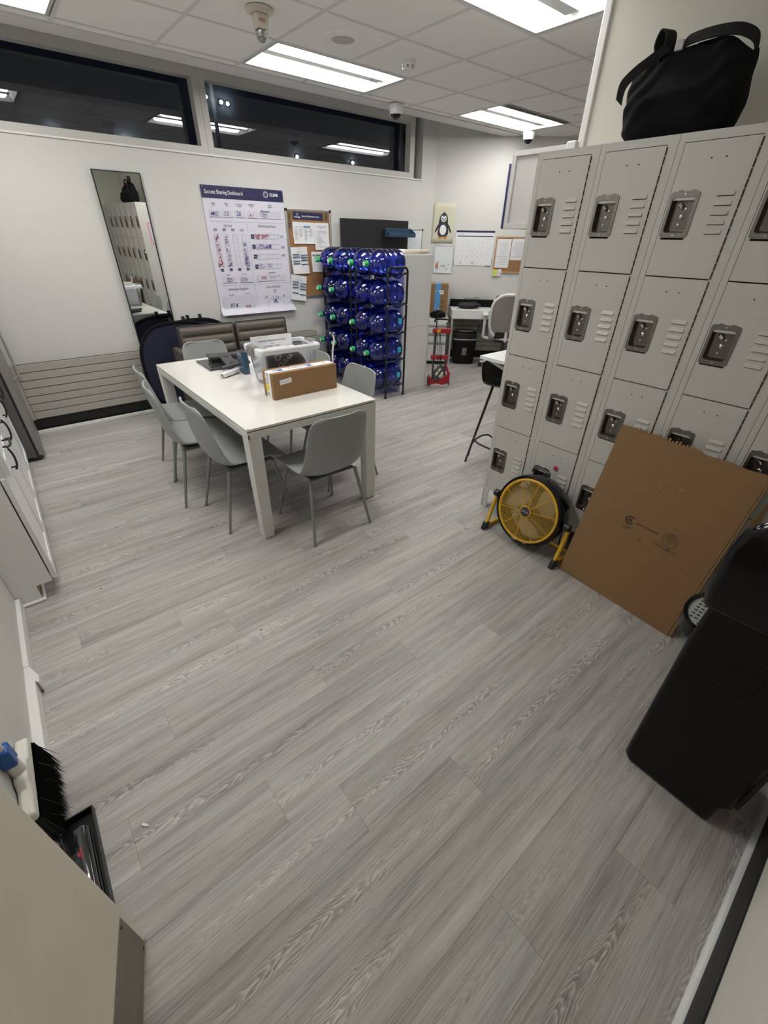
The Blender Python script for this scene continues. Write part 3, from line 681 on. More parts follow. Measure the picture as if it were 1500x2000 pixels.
for sx_ in (-1, 1):
    st.tube([(sx_*.262, .01, .235), (sx_*.262, -.035, .09), (sx_*.262, -.062, .030)], .0125, 10)
st.tube(catmull([(-.262, -.060, .022), (-.262, .07, .016), (-.250, .115, .0145), (-.22, .125, .0145), (0, .125, .0145), (.22, .125, .0145), (.250, .115, .0145), (.262, .07, .016), (.262, -.060, .022)], 5), .0125, 10)
st.build('tube_stand', YEL, t)
for sx_ in (-1, 1):
    MB().taper((sx_*.262, -.070, .0), (.030, .055), (sx_*.262, -.056, .052), (.034, .036)).build('rubber_foot', BLACK, t, bevel=.006)
    MB().lathe([(0, 1e-4), (0, .024), (.03, .024), (.034, .02), (.034, 1e-4)], frame((sx_*.240, 0.0, .262), (0, 1, 0), (0, 0, sx_), None), 16).build('pivot_knob', BLACK, t)
MB().tube(catmull([(.0-.055, .02, .497), (-.05, .03, .520), (.0, .035, .528), (.05, .03, .520), (.055, .02, .497)], 5), .0065, 8).build('carry_handle', BLACK, t)

# ============================================================ WATER COOLER by the near wall
t = thing('water_cooler', 'tall black water cooler with drip tray by the near right wall', 'water cooler', (1.285, -.24, 0))
# local: x away from camera (width), y towards its front, z up
Wc = .305
low = [(.0, .012), (.0, .06), (-.0, .10), (.0, .60), (.305, .60), (.318, .55), (.318, .06), (.312, .012)]
PX = frame((0, 0, 0), (0, 1, 0), (0, 0, 1), (1, 0, 0))
MB(PX).prism([(.022, .0), (.295, .0), (.314, .03), (.316, .10), (.326, .600), (.327, .66), (.320, .80), (.0, .80), (.0, .13), (.022, .10)], 0, Wc).build('lower_cabinet', SATBLK, t, bevel=.016, seg=3)
MB(PX).prism([(.312, .690), (.3265, .690), (.3225, .79), (.312, .79)], .04, Wc-.04).build('dispenser_recess', BLACK, t, bevel=.002)
MB(PX).prism([(-.004, .79), (.325, .785), (.342, .80), (.352, .86), (.352, 1.00), (.340, 1.06), (.305, 1.10), (.10, 1.14), (.0, 1.15), (-.004, 1.1)], 0, Wc).build('head', GLOSSBLK, t, bevel=.022, seg=4)
MB(PX).box((.306, .80, .26), (.30, 1.0, .27)).build('side_seam', BLACK, t, smooth=False)
tr_ = [(-.11*math.cos(a)*1.1, .070*math.sin(a)) for a in [math.pi*i/14 for i in range(15)]]
MB(Matrix.Translation((Wc/2, .318, 0))).prism([(-x, y) for x, y in tr_], .640, .675).build('drip_tray', GLOSSBLK, t, bevel=.003)
MB(Matrix.Translation((Wc/2, .318, 0))).add([(-x*k_, y*k_, z_) for k_, z_ in ((1.0, .672), (1.0, .684), (.84, .684), (.82, .674)) for x, y in tr_], [(q*15+i, q*15+i+1, q*15+16+i, q*15+15+i) for q in range(3) for i in range(14)]).build('tray_wall', GLOSSBLK, t)
tg = [(x*.84, y*.84) for x, y in tr_]
MB(Matrix.Translation((Wc/2, .318, 0))).prism([(-x, y) for x, y in tg], .675, .679).build('drip_grid', TRAYG, t, smooth=False)
hl = MB(Matrix.Translation((Wc/2, .318, 0)))
for q in range(9):
    for s_ in range(4):
        hx, hy = -.08+q*.02, .008+s_*.014
        if (hx/.095)**2+(hy/.054)**2 < .85: hl.disc((hx, hy), .0042, 8, None, .6795, .0058)
hl.build('grid_holes', BLACK, t, smooth=False)
MB(PX).taper((.305, .76, .10), (.02, .03), (.305, .76, .13), (.018, .025)).taper((.305, .76, .18), (.02, .03), (.305, .76, .21), (.018, .025)).build('taps', DARKGREY, t, bevel=.003)
lv = MB()
for cy_, z0_ in ((.120, .575), (.190, .525)):
    for k in range(12):
        for q in range(2): lv.box((-.0012, cy_+q*.022, z0_+k*.017), (.001, cy_+q*.022+.014, z0_+.007+k*.017))
lv.build('side_vents', GLOSSBLK, t, smooth=False)
MB().box((.03, -.016, .12), (.28, .0, .62)).build('rear_coil', BLACK, t, bevel=.004)
MB(frame((.06, .285, 1.096), (1, 0, 0), Vector((0, -.96, .27)))).box((0, 0, 0), (.185, .105, .006)).build('control_panel', DARKGREY, t, bevel=.003)
for k in range(3): MB(frame((.075+k*.055, .285, 1.096), (1, 0, 0), Vector((0, -.96, .27)))).box((0, .02, .006), (.042, .075, .011)).build('push_button', BLACK, t, bevel=.003)
MB(frame((.235, .205, 1.120), (1, 0, 0), Vector((0, -.96, .27)))).disc((0, 0), .006, 10, None, .003).build('indicator', ORANGE, t, smooth=False)

# ============================================================ TABLE
TX0, TX1, TY0, TY1, TZ = .822, 1.739, 2.203, 3.979, .762
t = thing('dining_table', 'long white lacquered table with square legs in the room middle', 'table', (TX0, TY0, 0))
tw_, tl_ = TX1-TX0, TY1-TY0
MB().box((0, 0, TZ-.014), (tw_, tl_, TZ)).build('tabletop', TABLE, t, bevel=.0015)
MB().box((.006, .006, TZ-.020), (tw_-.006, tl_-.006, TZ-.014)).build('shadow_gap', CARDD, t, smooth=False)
MB().box((0, 0, TZ-.062), (tw_, .045, TZ-.020)).box((0, tl_-.045, TZ-.062), (tw_, tl_, TZ-.020)).box((0, .045, TZ-.062), (.045, tl_-.045, TZ-.020)).box((tw_-.045, .045, TZ-.062), (tw_, tl_-.045, TZ-.020)).build('apron', TABLEF, t, bevel=.002)
for ax in (0, 1):
    for ay in (0, 1):
        lw = .082
        MB().taper((lw/2+ax*(tw_-lw), lw/2+ay*(tl_-lw), .004), (lw*.86, lw*.86), (lw/2+ax*(tw_-lw), lw/2+ay*(tl_-lw), TZ-.062), (lw, lw)).build('leg', TABLEF, t, bevel=.003)
        MB().box((.010+ax*(tw_-lw), .010+ay*(tl_-lw), 0), (lw-.010+ax*(tw_-lw), lw-.010+ay*(tl_-lw), .004)).build('glide', BLACK, t, smooth=False)
MB().box((.003, .003, TZ), (.017, .007, TZ+.0006)).box((.004, .004, TZ-.0605), (.012, -.0006, TZ-.035)).build('chipped_edge', CARDD, t, smooth=False)

# ============================================================ SHELL CHAIRS
def make_chair(label):
    t = thing('shell_chair', label, 'chair', (0, 0, 0), 0, 'grey shell chairs around the white table')
    P = catmull([(.232, .418, .0), (.226, .440, .0), (.12, .449, .0), (.0, .440, .0), (-.10, .434, .0), (-.165, .446, .0), (-.212, .495, .0), (-.236, .575, .0), (-.252, .67, .0), (-.266, .765, .0), (-.276, .835, .0)], 4)
    Wd = catmull([(.195, 0, 0), (.210, 0, 0), (.222, .02, 0), (.228, .035, 0), (.228, .045, 0), (.226, .05, 0), (.222, .055, 0), (.216, .05, 0), (.206, .04, 0), (.196, .03, 0), (.182, .02, 0)], 4)
    n = len(P)-1
    def f(u, v):
        x_ = u*n; i = min(int(x_), n-1); k = x_-i
        p = P[i].lerp(P[i+1], k); q = Wd[i].lerp(Wd[i+1], k); tg_ = (P[i+1]-P[i]).normalized(); nrm = Vector((tg_.y, -tg_.x, 0))   # up for the seat, forward for the back
        hw = q.x
        du = min(u, 1-u); er = .085
        if du < er: hw *= .66+.34*math.sqrt(max(0, 1-(1-du/er)**2))
        s_ = (v-.5)*2; c_ = q.y*s_*s_*abs(s_)
        if nrm.y < 0 and nrm.x < 0: nrm = -nrm
        pp = Vector((p.x, p.y, 0))+nrm*c_
        return (s_*hw, pp.x, pp.y)
    MB().grid(f, 44, 14).build('shell', CHAIR, t, solid=.010, ang=70, bevel=.003)
    def pad(u, v):
        x, y_, z = f(.06+u*.50, .06+v*.88); return (x, y_, z+.009)
    MB().box((-.15, -.13, .400), (.15, .14, .418)).box((-.16, -.15, .408), (.16, -.12, .424)).box((-.16, .12, .408), (.16, .15, .428)).build('seat_frame', CHDARK, t, bevel=.006)
    for sx_ in (-1, 1):
        for sy_ in (-1, 1): MB().tube([(sx_*.165, sy_*.150, .415), (sx_*.222, sy_*.240, .006)], [.0125, .0085], 10).lathe([(0, .010), (.008, .010)], Matrix.Translation((sx_*.223, sy_*.241, 0)), 10).build('leg', CHLEG, t)
    return t
ch0 = make_chair('grey shell chair at the near end of the white table, back to us')
ch0.location = (1.268, 2.186, 0)
dup(ch0, (.915, 2.634, 0), R(-90), 'grey shell chair on the left table side, nearest of the three')
dup(ch0, (.815, 3.107, 0), R(-97), 'grey shell chair on the left table side, middle of the three')
dup(ch0, (.870, 3.585, 0), R(-93), 'grey shell chair on the left table side, farthest of the three')
dup(ch0, (1.735, 2.705, 0), R(90), 'grey shell chair on the right table side, in front of the bottle rack')
dup(ch0, (1.740, 3.330, 0), R(91), 'grey shell chair on the right table side, hidden behind the storage bin')
dup(ch0, (1.31, 4.045, 0), R(174), 'grey shell chair at the far table end before the brown sofa')

# ============================================================ THINGS ON THE TABLE
# storage bin
BA = R(-1.5); bc = (1.471, 2.957, TZ)
t = thing('storage_bin', 'clear plastic storage bin with white rim and grey latches', 'bin', bc, BA)
def shell(z, hx, hy, r=.03): return [(x, y, z) for x, y in rrect(-hx, -hy, hx, hy, r, 4)]
lv_ = [shell(.0, .186, .100), shell(.012, .192, .106), shell(.235, .216, .126)]
n = len(lv_[0]); b = MB().add([p for l in lv_ for p in l], [(k*n+j, k*n+(j+1) % n, (k+1)*n+(j+1) % n, (k+1)*n+j) for k in range(2) for j in range(n)]+[tuple(range(n-1, -1, -1))])
b.build('tub', CLEARP, t)
rl = [shell(.222, .220, .130), shell(.224, .236, .146), shell(.252, .239, .149), shell(.262, .233, .143), shell(.262, .211, .121), shell(.240, .209, .119)]
MB().add([p for l in rl for p in l], [(k*n+j, k*n+(j+1) % n, (k+1)*n+(j+1) % n, (k+1)*n+j) for k in range(5) for j in range(n)]).build('rim', LIDP, t)
for sx_ in (-1, 1): MB().box((sx_*.246-.006, -.055, .20), (sx_*.246+.006, .055, .262)).box((sx_*.225-.02, -.055, .258), (sx_*.225+.025, .055, .270)).build('latch', LATCH, t, bevel=.006)
for sx_ in (-1, 1): MB().box((sx_*.190-.006, -.128, .03), (sx_*.190+.006, -.120, .225)).build('corner_rib', CLEARP, t, smooth=False)
# folded grey tote inside with its emblem
BM = Matrix.Translation(bc) @ Matrix.Rotation(BA, 4, 'Z')
t = thing('folded_tote', 'dark grey printed tote folded inside the clear storage bin', 'tote', bc, BA)
o2 = [(-.168, .02), (.140, .02)]+arc((-.01, .085), .150, R(-10), R(70), 8)+[(.0, .232), (-.172, .230)]
FF = frame((0, -.088, 0), (1, 0, 0), (0, -.09, 1))
MB(FF).prism(o2, -.03, .0).build('body', TOTEG, t, bevel=.008)
em = MB(FF)
for k in range(16):
    for r in (.018, .026):
        a = 2*math.pi*(k+(.5 if r > .02 else 0))/16
        M2 = Matrix.Translation((-.092+r*math.cos(a), .196+r*math.sin(a), .0008)) @ Matrix.Rotation(a, 4, 'Z'); em.poly(rrect(-.0045, -.0016, .0045, .0016, .0012, 2), 0, M2)
em.build('emblem', PWHITE, t, smooth=False)
ca = R(34); em = MB(FF); em.text('CLEAR', .042, (-.080, .118, .0009), (math.cos(ca), math.sin(ca), 0), (-math.sin(ca), math.cos(ca), 0), bold=.02, sx=1.05); em.build('lettering', PWHITE, t, smooth=False)
# papers in the bin
t = thing('paper_stack', 'stack of white papers and envelopes lying inside the storage bin', 'paper', (bc[0], bc[1], TZ+.004), BA)
MB().box((-.10, -.045, 0), (.165, .062, .215)).build('stack', PAPER, t, smooth=False)
MB(Matrix.Translation((.02, .02, .215)) @ Matrix.Rotation(R(-6), 4, 'Z')).box((-.12, -.055, 0), (.10, .06, .006)).build('envelope', PAPER, t, smooth=False)
MB(Matrix.Translation((.02, .02, .222)) @ Matrix.Rotation(R(-6), 4, 'Z')).box((-.11, -.01, 0), (.03, -.004, .0004)).box((-.11, -.03, 0), (.0, -.026, .0004)).box((.03, .02, 0), (.05, .035, .0004)).build('printed_lines', INKM, t, smooth=False)
t = thing('printed_binder', 'white printed binder standing up at the back of the storage bin', 'binder', (bc[0]-.035, bc[1]+.078, TZ+.06), BA)
MB(frame((0, 0, 0), (1, 0, 0), (0, .10, 1))).box((-.155, 0, -.0), (.16, .245, .010)).build('cover', PAPER, t, smooth=False)
tb = MB(frame((0, 0, 0), (1, 0, 0), (0, .10, 1)))
tb.text('STANDARD OPERATING PROCEDURE', .016, (0, .205, .011), (1, 0, 0), (0, 1, 0), 'CENTER', .8).text('FOR', .011, (0, .187, .011), (1, 0, 0), (0, 1, 0), 'CENTER').text('EQUIPMENT   CHECKS', .015, (0, .168, .011), (1, 0, 0), (0, 1, 0), 'CENTER', .8)
tb.build('printing', INK, t, smooth=False)

# long shipping carton
t = thing('shipping_carton', 'long brown carton with white printed tape in front of the bin', 'box', (1.183, 2.566, TZ))
cw, cd, chh = .488, .145, .168
MB().box((0, 0, 0), (cw, cd, chh)).build('carton', CARD, t, bevel=.003)
tp = MB().box((-.0006, .035, chh-.0005), (cw, .105, chh+.0006)).box((-.0008, .035, .0), (-.0001, .105, chh+.0006))
tp.build('printed_tape', PAPER, t, smooth=False)
tx_ = MB()
tx_.text('ometry', .052, (.285, .090, chh+.001), (-1, 0, 0), (0, -1, 0), sx=.85).text('om', .052, (.075, .090, chh+.001), (-1, 0, 0), (0, -1, 0), sx=.55).text('y', .052, (.445, .088, chh+.001), (-1, 0, 0), (0, -1, 0))
tx_.text('metr', .054, (-.0012, .090, .163), (0, 0, -1), (0, -1, 0), sx=.85).text('y', .054, (-.0012, .088, .038), (0, 0, -1), (0, -1, 0), sx=.95)
tx_.build('tape_lettering', INK, t, smooth=False)
tb = MB()
for x_ in (.325, .105):
    tb.text('X', .056, (x_, .092, chh+.001), (-1, 0, 0), (0, -1, 0), bold=.05).text('X', .056, (x_+.012, .090, chh+.0012), (-1, 0, 0), (0, -1, 0), bold=.02)
tb.build('tape_emblem', PBLUE, t, smooth=False)
MB().box((-.0016, .060, .050), (-.0008, .108, .088)).build('yellow_sticker', mat('yellow_sticker', (.78, .62, .03), .5), t, smooth=False)
MB().text('A-16', .012, (-.0020, .085, .078), (0, 0, -1), (0, -1, 0)).build('sticker_lettering', INK, t, smooth=False)
LF = frame((.050, -.0006, .093), (.995, 0, .10), (-.10, 0, .995))
MB(LF).box((0, 0, 0), (.085, .030, .0004)).build('paper_label', PAPER, t, smooth=False)
MB(LF).text('DX PROJECTOR KIT', .0105, (.006, .011, .0007), (1, 0, 0), (0, 1, 0), sx=.78).build('label_lettering', INK, t, smooth=False)

# gooseneck rod beside the carton
t = thing('gooseneck_rod', 'thin white bent tube with grey tip standing beside the carton', 'tube', (1.697, 2.64, TZ))
MB().tube(catmull([(0, 0, 0), (0.0, 0, .08), (-.006, 0, .16), (-.002, .0, .24), (.012, .0, .29), (.012, 0, .325), (.0, 0, .345)], 5), .0062, 8).build('tube', WPLAST, t)
MB().tube([(.0, 0, .345), (-.018, 0, .358)], .0085, 8).build('tip', MIDGREY, t)

# dark blue holder, black tray, flat black case, white channel
t = thing('blue_holder', 'dark blue plastic file holder standing left of the storage bin', 'holder', (1.304, 3.302, TZ))
MB().taper((0, 0, 0), (.048, .080), (-.004, 0, .170), (.056, .088)).build('body', ACRYL, t, bevel=.006)
MB().taper((-.004, 0, .1702), (.040, .070), (-.004, 0, .1706), (.040, .070)).build('opening', BLACK, t, smooth=False)
t = thing('console_tray', 'black plastic tray with two round cup holes on the table', 'tray', (1.29, 3.57, TZ))
tp_ = [(x-1.29, y-3.57) for x, y in ((1.195, 3.835), (1.175, 3.70), (1.255, 3.68), (1.203, 3.40), (1.150, 3.37), (1.135, 3.325), (1.275, 3.372), (1.400, 3.405), (1.400, 3.50), (1.312, 3.52), (1.357, 3.716), (1.45, 3.70), (1.465, 3.77))]
MB().prism(tp_, .040, .064).build('panel', DARKGREY, t, bevel=.006)
MB().prism([(x-1.29, y-3.57) for x, y in ((1.205, 3.825), (1.19, 3.71), (1.26, 3.69), (1.25, 3.60), (1.33, 3.60), (1.36, 3.71), (1.44, 3.71), (1.45, 3.765))], .015, .040).build('underside', BLACK, t, smooth=False)
for x, y in ((1.293, 3.652), (1.258, 3.430)): MB(Matrix.Translation((x-1.29, y-3.57, 0))).lathe([(.0645, .026), (.0655, .030), (.0645, .0305)], None, 20).disc((0, 0), .026, 20, None, .0645).build('cup_hole', BLACK, t)
MB().box((.03, -.16, .064), (.10, -.08, .074)).build('raised_rim', BLACK, t, bevel=.004)
t = thing('flat_case', 'flat shiny black case lying on the far left table corner', 'case', (1.203, 3.686, TZ), R(-1.5))
MB().box((-.095, -.175, 0), (.10, .175, .013)).build('case', mat('scratched_black', (.045, .045, .048), .22, coat=.4), t, bevel=.004)
MB().box((-.0965, -.04, .003), (-.0945, .06, .009)).build('silver_edge', ALU, t, smooth=False)
t = thing('white_channel', 'white plastic channel bar lying across the table before the holder', 'channel', (1.107, 3.268, TZ+.001), R(29))
MB().box((0, -.022, .006), (.185, .022, .034)).build('bar', WPLAST, t, bevel=.003)
MB().box((-.001, -.012, .012), (.004, .012, .028)).build('open_end', MIDGREY, t, smooth=False)
MB().box((.02, -.020, 0), (.175, .026, .006)).build('dark_underside', BLACK, t, smooth=False)

# ============================================================ SOFA
t = thing('sofa', 'low brown leather sofa with channel stitched back by the window wall', 'sofa', (1.235, 4.22, 0))
SW = 1.235
MB().box((.02, .17, .10), (SW-.02, .66, .36)).build('base', LEATH, t, bevel=.02)
def channel(x0, x1, name, z0, z1, yb, yt, nch, bulge, parent):
    def f(u, v):
        z = z0+(z1-z0)*u; y_ = yb+(yt-yb)*u; c = abs(math.sin(math.pi*u*nch))**.5*bulge
        ex = min(v, 1-v)*(x1-x0); e = min(1, ex/.03); ez = min(1, min(u, 1-u)*(z1-z0)/.02)
        return (x0+(x1-x0)*v, y_-c*(.3+.7*math.sqrt(max(0, e)))*1.0+.02*(1-math.sqrt(max(0, e)))+.02*(1-math.sqrt(max(0, ez))), z)
    o = MB().grid(f, nch*8, 16).build(name, LEATH, parent, ang=80); return o
for x0, x1 in ((.04, SW/2-.012), (SW/2+.012, SW-.015)):
    MB().box((x0, .56, .42), (x1, .66, .875), Matrix.Translation((0, 0, 0))).build('back_block', LEATH, t, bevel=.02)
    c = channel(x0, x1, 'back_cushion', .42, .885, .52, .575, 5, .026, t)
    pts = [(x0, .525, .42), (x0, .580, .875), (x0+.015, .582, .890), (x1-.015, .582, .890), (x1, .580, .875), (x1, .525, .42)]
    MB().tube(pts, .006, 6).build('piping', LEATHD, c)
    MB().box((x0, .16, .36), (x1, .55, .455)).build('seat_cushion', LEATH, t, bevel=.03, seg=3)
MB().box((-.035, .18, .10), (.03, .66, .70)).build('arm', LEATH, t, bevel=.02, seg=3)
MB().box((SW-.015, .18, .10), (SW+.03, .66, .62)).build('arm', LEATH, t, bevel=.02, seg=3)
for ax in (.06, SW-.06):
    for ay in (.22, .60): MB().cyl((ax, ay, 0), .02, .10, 10).build('foot', BLACK, t)

# folding navy backdrop leaning behind the sofa
def backdrop(loc, rx, ry, cz, label, lean, rz=0.0):
    t = thing('folding_backdrop', label, 'backdrop', loc, rz)
    M = Matrix.Rotation(lean, 4, 'X')
    P = [(rx*math.copysign(abs(math.cos(a))**.72, math.cos(a)), 0, cz+ry*math.copysign(abs(math.sin(a))**.72, math.sin(a))) for a in [2*math.pi*i/48 for i in range(48)]]
    MB(M).add(P, [tuple(range(48))]).build('fabric', NAVY, t, solid=.006, smooth=False)
    MB(M).tube(P, .016, 8, None, True).build('rim', FABRIC, t)
    for k in range(2): MB(M).strap([(-.05+k*.13, 0, cz+ry+.005), (-.055+k*.13, .0, cz+ry+.05)], (1, 0, 0), .035, .004).build('tab', WEB, t)
    return t
backdrop((1.335, 4.960, 0), .42, .435, .470, 'dark navy folding photo backdrop with black rim beside the sofa', R(-4))
backdrop((1.54, 5.060, 0), .42, .435, .465, 'second navy folding backdrop, only its black rim showing behind the first', R(-4))

# ============================================================ WINDOW WALL THINGS
def WP(name, label, cat, x, z, d=.001, group=None): return thing(name, label, cat, (x, Yw-d, z), 0, group)
# local frame on this wall: x right, z up, -y towards the room
WF = frame((0, 0, 0), (1, 0, 0), (0, 0, 1))       # x, y on the sheet, z out of the wall
t = WP('wall_mirror', 'tall narrow mirror with thin black edge on the window wall', 'mirror', 1.18, .62, .008); t.rotation_euler = (R(.3), 0, R(1.05))
mw, mh = .395, 1.51
MB(WF).box((-.196, 0, .0), (.196, mh, .010)).build('backing', BLACK, t, smooth=False)
MB(WF).box((-.190, .006, .010), (.190, mh-.006, .0112)).build('mirror_glass', MIRROR, t, smooth=False)
MB(WF).box((-.198, 0, 0), (-.189, mh, .016)).box((.189, 0, 0), (.198, mh, .016)).box((-.198, mh-.008, 0), (.198, mh, .016)).box((-.198, 0, 0), (.198, .008, .016)).build('rim', BLACK, t, smooth=False)

# --- success poster (paper sheet, curled at the foot).  (x, z) below are wall coordinates
PX0, PX1, PZ0, PZ1 = 1.914, 2.821, .893, 2.084
t = WP('dashboard_poster', 'large white goal chart poster with navy banner and marker writing', 'poster', 0, 0)
def pz(u, v):
    z = PZ1+(PZ0-PZ1)*v; x = PX0+(PX1-PX0)*u+(.03*(v-.9)/.1*(u-.2) if v > .9 else 0)
    d = .006+(.055*((v-.93)/.07)**2 if v > .93 else 0)+.003*math.sin(u*9)*v
    return (x, -d, z)
MB().grid(pz, 8, 48).build('sheet', POSTER, t, ang=80)
PO = (0, -.0115, 0); XD, ZD = (1, 0, 0), (0, 0, 1)
def P2(x, z, k=0): return (x, -.0115-k*.0006, z)
def bar(mb, x0, z0, x1, z1, k=0): mb.quad(P2(x0, z0, k), P2(x1, z0, k), P2(x1, z1, k), P2(x0, z1, k))
m1 = MB(); bar(m1, PX0, 1.980, PX1-.002, PZ1)
sqv = [(2.001, 1.341), (2.100, 1.343), (2.198, 1.344), (2.299, 1.346)]; sqh = [(2.402, 1.655), (2.404, 1.560), (2.406, 1.465), (2.408, 1.367)]
for x, z in sqv: bar(m1, x-.016, z-.012, x+.017, z+.012)
for x, z in sqh: bar(m1, x-.018, z-.019, x+.018, z+.019)
m1.build('navy_print', PNAVY, t, smooth=False)
m2 = MB()
for x0, z0, x1, z1 in ((1.966, 1.821, 2.078, 1.880), (2.100, 1.821, 2.214, 1.882), (2.236, 1.823, 2.352, 1.884), (2.380, 1.824, 2.494, 1.885), (2.518, 1.823, 2.774, 1.893), (1.985, 1.215, 2.152, 1.277), (2.178, 1.215, 2.335, 1.280), (2.40, 1.218, 2.765, 1.285), (1.952, .932, 2.150, 1.084), (2.160, .930, 2.328, 1.085)): bar(m2, x0, z0, x1, z1)
m2.build('grey_boxes', PGREY, t, smooth=False)
m3 = MB()
for x0, z0, x1, z1 in ((1.966, 1.820, 2.078, 1.8225), (2.100, 1.820, 2.214, 1.8225), (2.236, 1.822, 2.352, 1.8245), (2.380, 1.822, 2.494, 1.8245), (2.518, 1.822, 2.774, 1.824), (2.518, 1.848, 2.774, 1.850), (2.518, 1.874, 2.774, 1.876), (1.985, 1.214, 2.152, 1.217), (2.178, 1.214, 2.335, 1.217), (2.40, 1.217, 2.60, 1.220), (1.949, 1.784, 2.790, 1.786), (2.355, .92, 2.357, 1.778), (1.957, 1.192, 2.795, 1.194)): bar(m3, x0, z0, x1, z1, 1)
WFp = frame((0, -.0125, 0), XD, ZD)
for x in (1.998, 2.100, 2.198, 2.298):
    for sx_ in (-1, 1): m3.stroke([(x+sx_*.023, 1.672), (x+sx_*.023, 1.43), (x+sx_*.034, 1.395), (x+sx_*.025, 1.365)], .0025, (0, -.0125, 0), XD, ZD)
    for z in (1.672, 1.60, 1.53, 1.46): m3.stroke([(x-.023, z), (x+.023, z)], .002, (0, -.0125, 0), XD, ZD)
    m3.ring((x, 1.39), .012, .014, 16, WFp)
for z in (1.655, 1.560, 1.465, 1.367):
    for sz_ in (-1, 1): m3.stroke([(2.425, z+sz_*.026), (2.455, z+sz_*.030), (2.485, z+sz_*.022), (2.72, z+sz_*.022)], .0025, (0, -.0125, 0), XD, ZD)
    for x in (2.56, 2.61, 2.66, 2.72): m3.stroke([(x, z-.022), (x, z+.022)], .002, (0, -.0125, 0), XD, ZD)
    m3.ring((2.452, z), .012, .014, 16, WFp)
m3.stroke([(2.600+.108*math.cos(a), .948+.108*math.sin(a)) for a in [math.pi*i/24 for i in range(25)]]+[(2.492, .948)], .003, (0, -.0125, 0), XD, ZD)
for x in (2.46, 2.59, 2.72): m3.stroke([(x, 1.034), (x+.05, 1.034)], .002, (0, -.0125, 0), XD, ZD) if x != 2.59 else None
m3.build('grey_lines', INKM, t, smooth=False)
m4 = MB(); m4.text('Success Sharing Dashboard', .046, P2(1.945, 2.016, 2), XD, ZD, sx=.80, bold=.005).text('CLEAR', .036, P2(2.657, 2.026, 2), XD, ZD, sx=.95, bold=.03)
for k in range(24):
    a = 2*math.pi*k/24
    for r in (.018, .0235, .029):
        aa = a+(.13 if r == .0235 else 0); M2 = WFp @ Matrix.Translation((2.612+r*math.cos(aa), 2.037+r*math.sin(aa), .0006)) @ Matrix.Rotation(aa, 4, 'Z')
        m4.poly(rrect(-.0026, -.0012, .0026, .0012, .001, 2), 0, M2)
for (x, z), s_ in zip(sqv, ('Q1', 'Q2', 'Q3', 'Q4')): m4.text(s_, .013, P2(x, z-.005, 2), XD, ZD, 'CENTER')
for (x, z), s_ in zip(sqh, ('Q1', 'Q2', 'Q3', 'Q4')): m4.text(s_, .016, P2(x, z-.006, 2), XD, ZD, 'CENTER')
m4.build('white_lettering', PWHITE, t, smooth=False)
m5 = MB()
def cap2(x, z, a, b_, s_=.0125): m5.text(a, s_, P2(x, z+.004, 1), XD, ZD, 'CENTER', .85, 0, .02).text(b_, s_, P2(x, z-.013, 1), XD, ZD, 'CENTER', .85, 0, .02) if b_ else m5.text(a, s_, P2(x, z-.004, 1), XD, ZD, 'CENTER', .85, 0, .02)
cap2(2.018, 1.929, 'AIRPORT', 'CODE'); cap2(2.157, 1.930, "TODAY'S", 'DATE'); cap2(2.296, 1.931, 'DAYS LEFT THIS', 'QUARTER'); cap2(2.434, 1.934, 'CELEBRATION', 'DATE'); cap2(2.646, 1.936, "TODAY'S", 'LEADERS')
cap2(2.055, 1.294, 'CURRENT', ''); cap2(2.246, 1.296, 'QTD GOAL', ''); cap2(2.586, 1.302, 'SECURITY METRICS', '')
m5.text('DAYS OF PERFECT SECURITY', .0135, P2(2.552, 1.258, 1), XD, ZD, sx=.80).text('THIS QUARTER', .0135, P2(2.552, 1.241, 1), XD, ZD, sx=.85)
cap2(2.059, 1.095, 'QTD SCORE', ''); cap2(2.247, 1.100, 'QTD GOAL', ''); cap2(2.597, 1.092, 'QTD', '')
for x, z, s_ in ((2.139, 1.738, 'CX Goal'), (2.582, 1.742, 'TSA PreCheck\u00ae Goal'), (2.152, 1.142, 'Ambassador Hospitality'), (2.583, 1.148, 'Family Attach Rate')): m5.text(s_, .030, P2(x, z, 1), XD, ZD, 'CENTER', .80)
m5.build('small_print', INK, t, smooth=False)
m6 = MB()
HW = [('MKE', 1.975, 1.832, .050), ('3.5', 2.112, 1.834, .054), ('26', 2.250, 1.836, .062), ('720', 2.022, 1.222, .058), ('1216', 2.184, 1.226, .054), ('97.4', 2.020, .962, .066), ('371', 2.736, 1.643, .034), ('363', 2.736, 1.545, .034), ('417', 2.736, 1.463, .034), ('336', 1.974, 1.700, .032), ('382', 2.070, 1.702, .032), ('500', 2.164, 1.702, .032), ('1216', 2.258, 1.702, .030), ('121', 2.575, 1.105, .034), ('119', 2.452, 1.038, .034), ('121', 2.690, 1.042, .034)]
for s_, x, z, sz in HW: m6.text(s_, sz, P2(x, z, 2), XD, ZD, sx=.80, shear=.25, bold=.012)
m6.text('Brandon', .032, P2(2.530, 1.878, 2), XD, ZD, sx=.95, shear=.35, bold=.01).text('Wiess', .028, P2(2.536, 1.853, 2), XD, ZD, sx=.95, shear=.3, bold=.01).text('Tom', .030, P2(2.545, 1.826, 2), XD, ZD, sx=.95, shear=.3, bold=.01)
m6.build('violet_handwriting', PEN, t, smooth=False)
m7 = MB()
m7.text('4.1', .044, P2(2.396, 1.832, 2), XD, ZD, sx=.85, shear=.3, bold=.01).text('100%', .046, P2(2.436, 1.236, 2), XD, ZD, sx=.72, shear=.2, bold=.01).text('95%', .052, P2(2.205, .944, 2), XD, ZD, sx=.75, shear=.2, bold=.01)
rnd = random.Random(3)
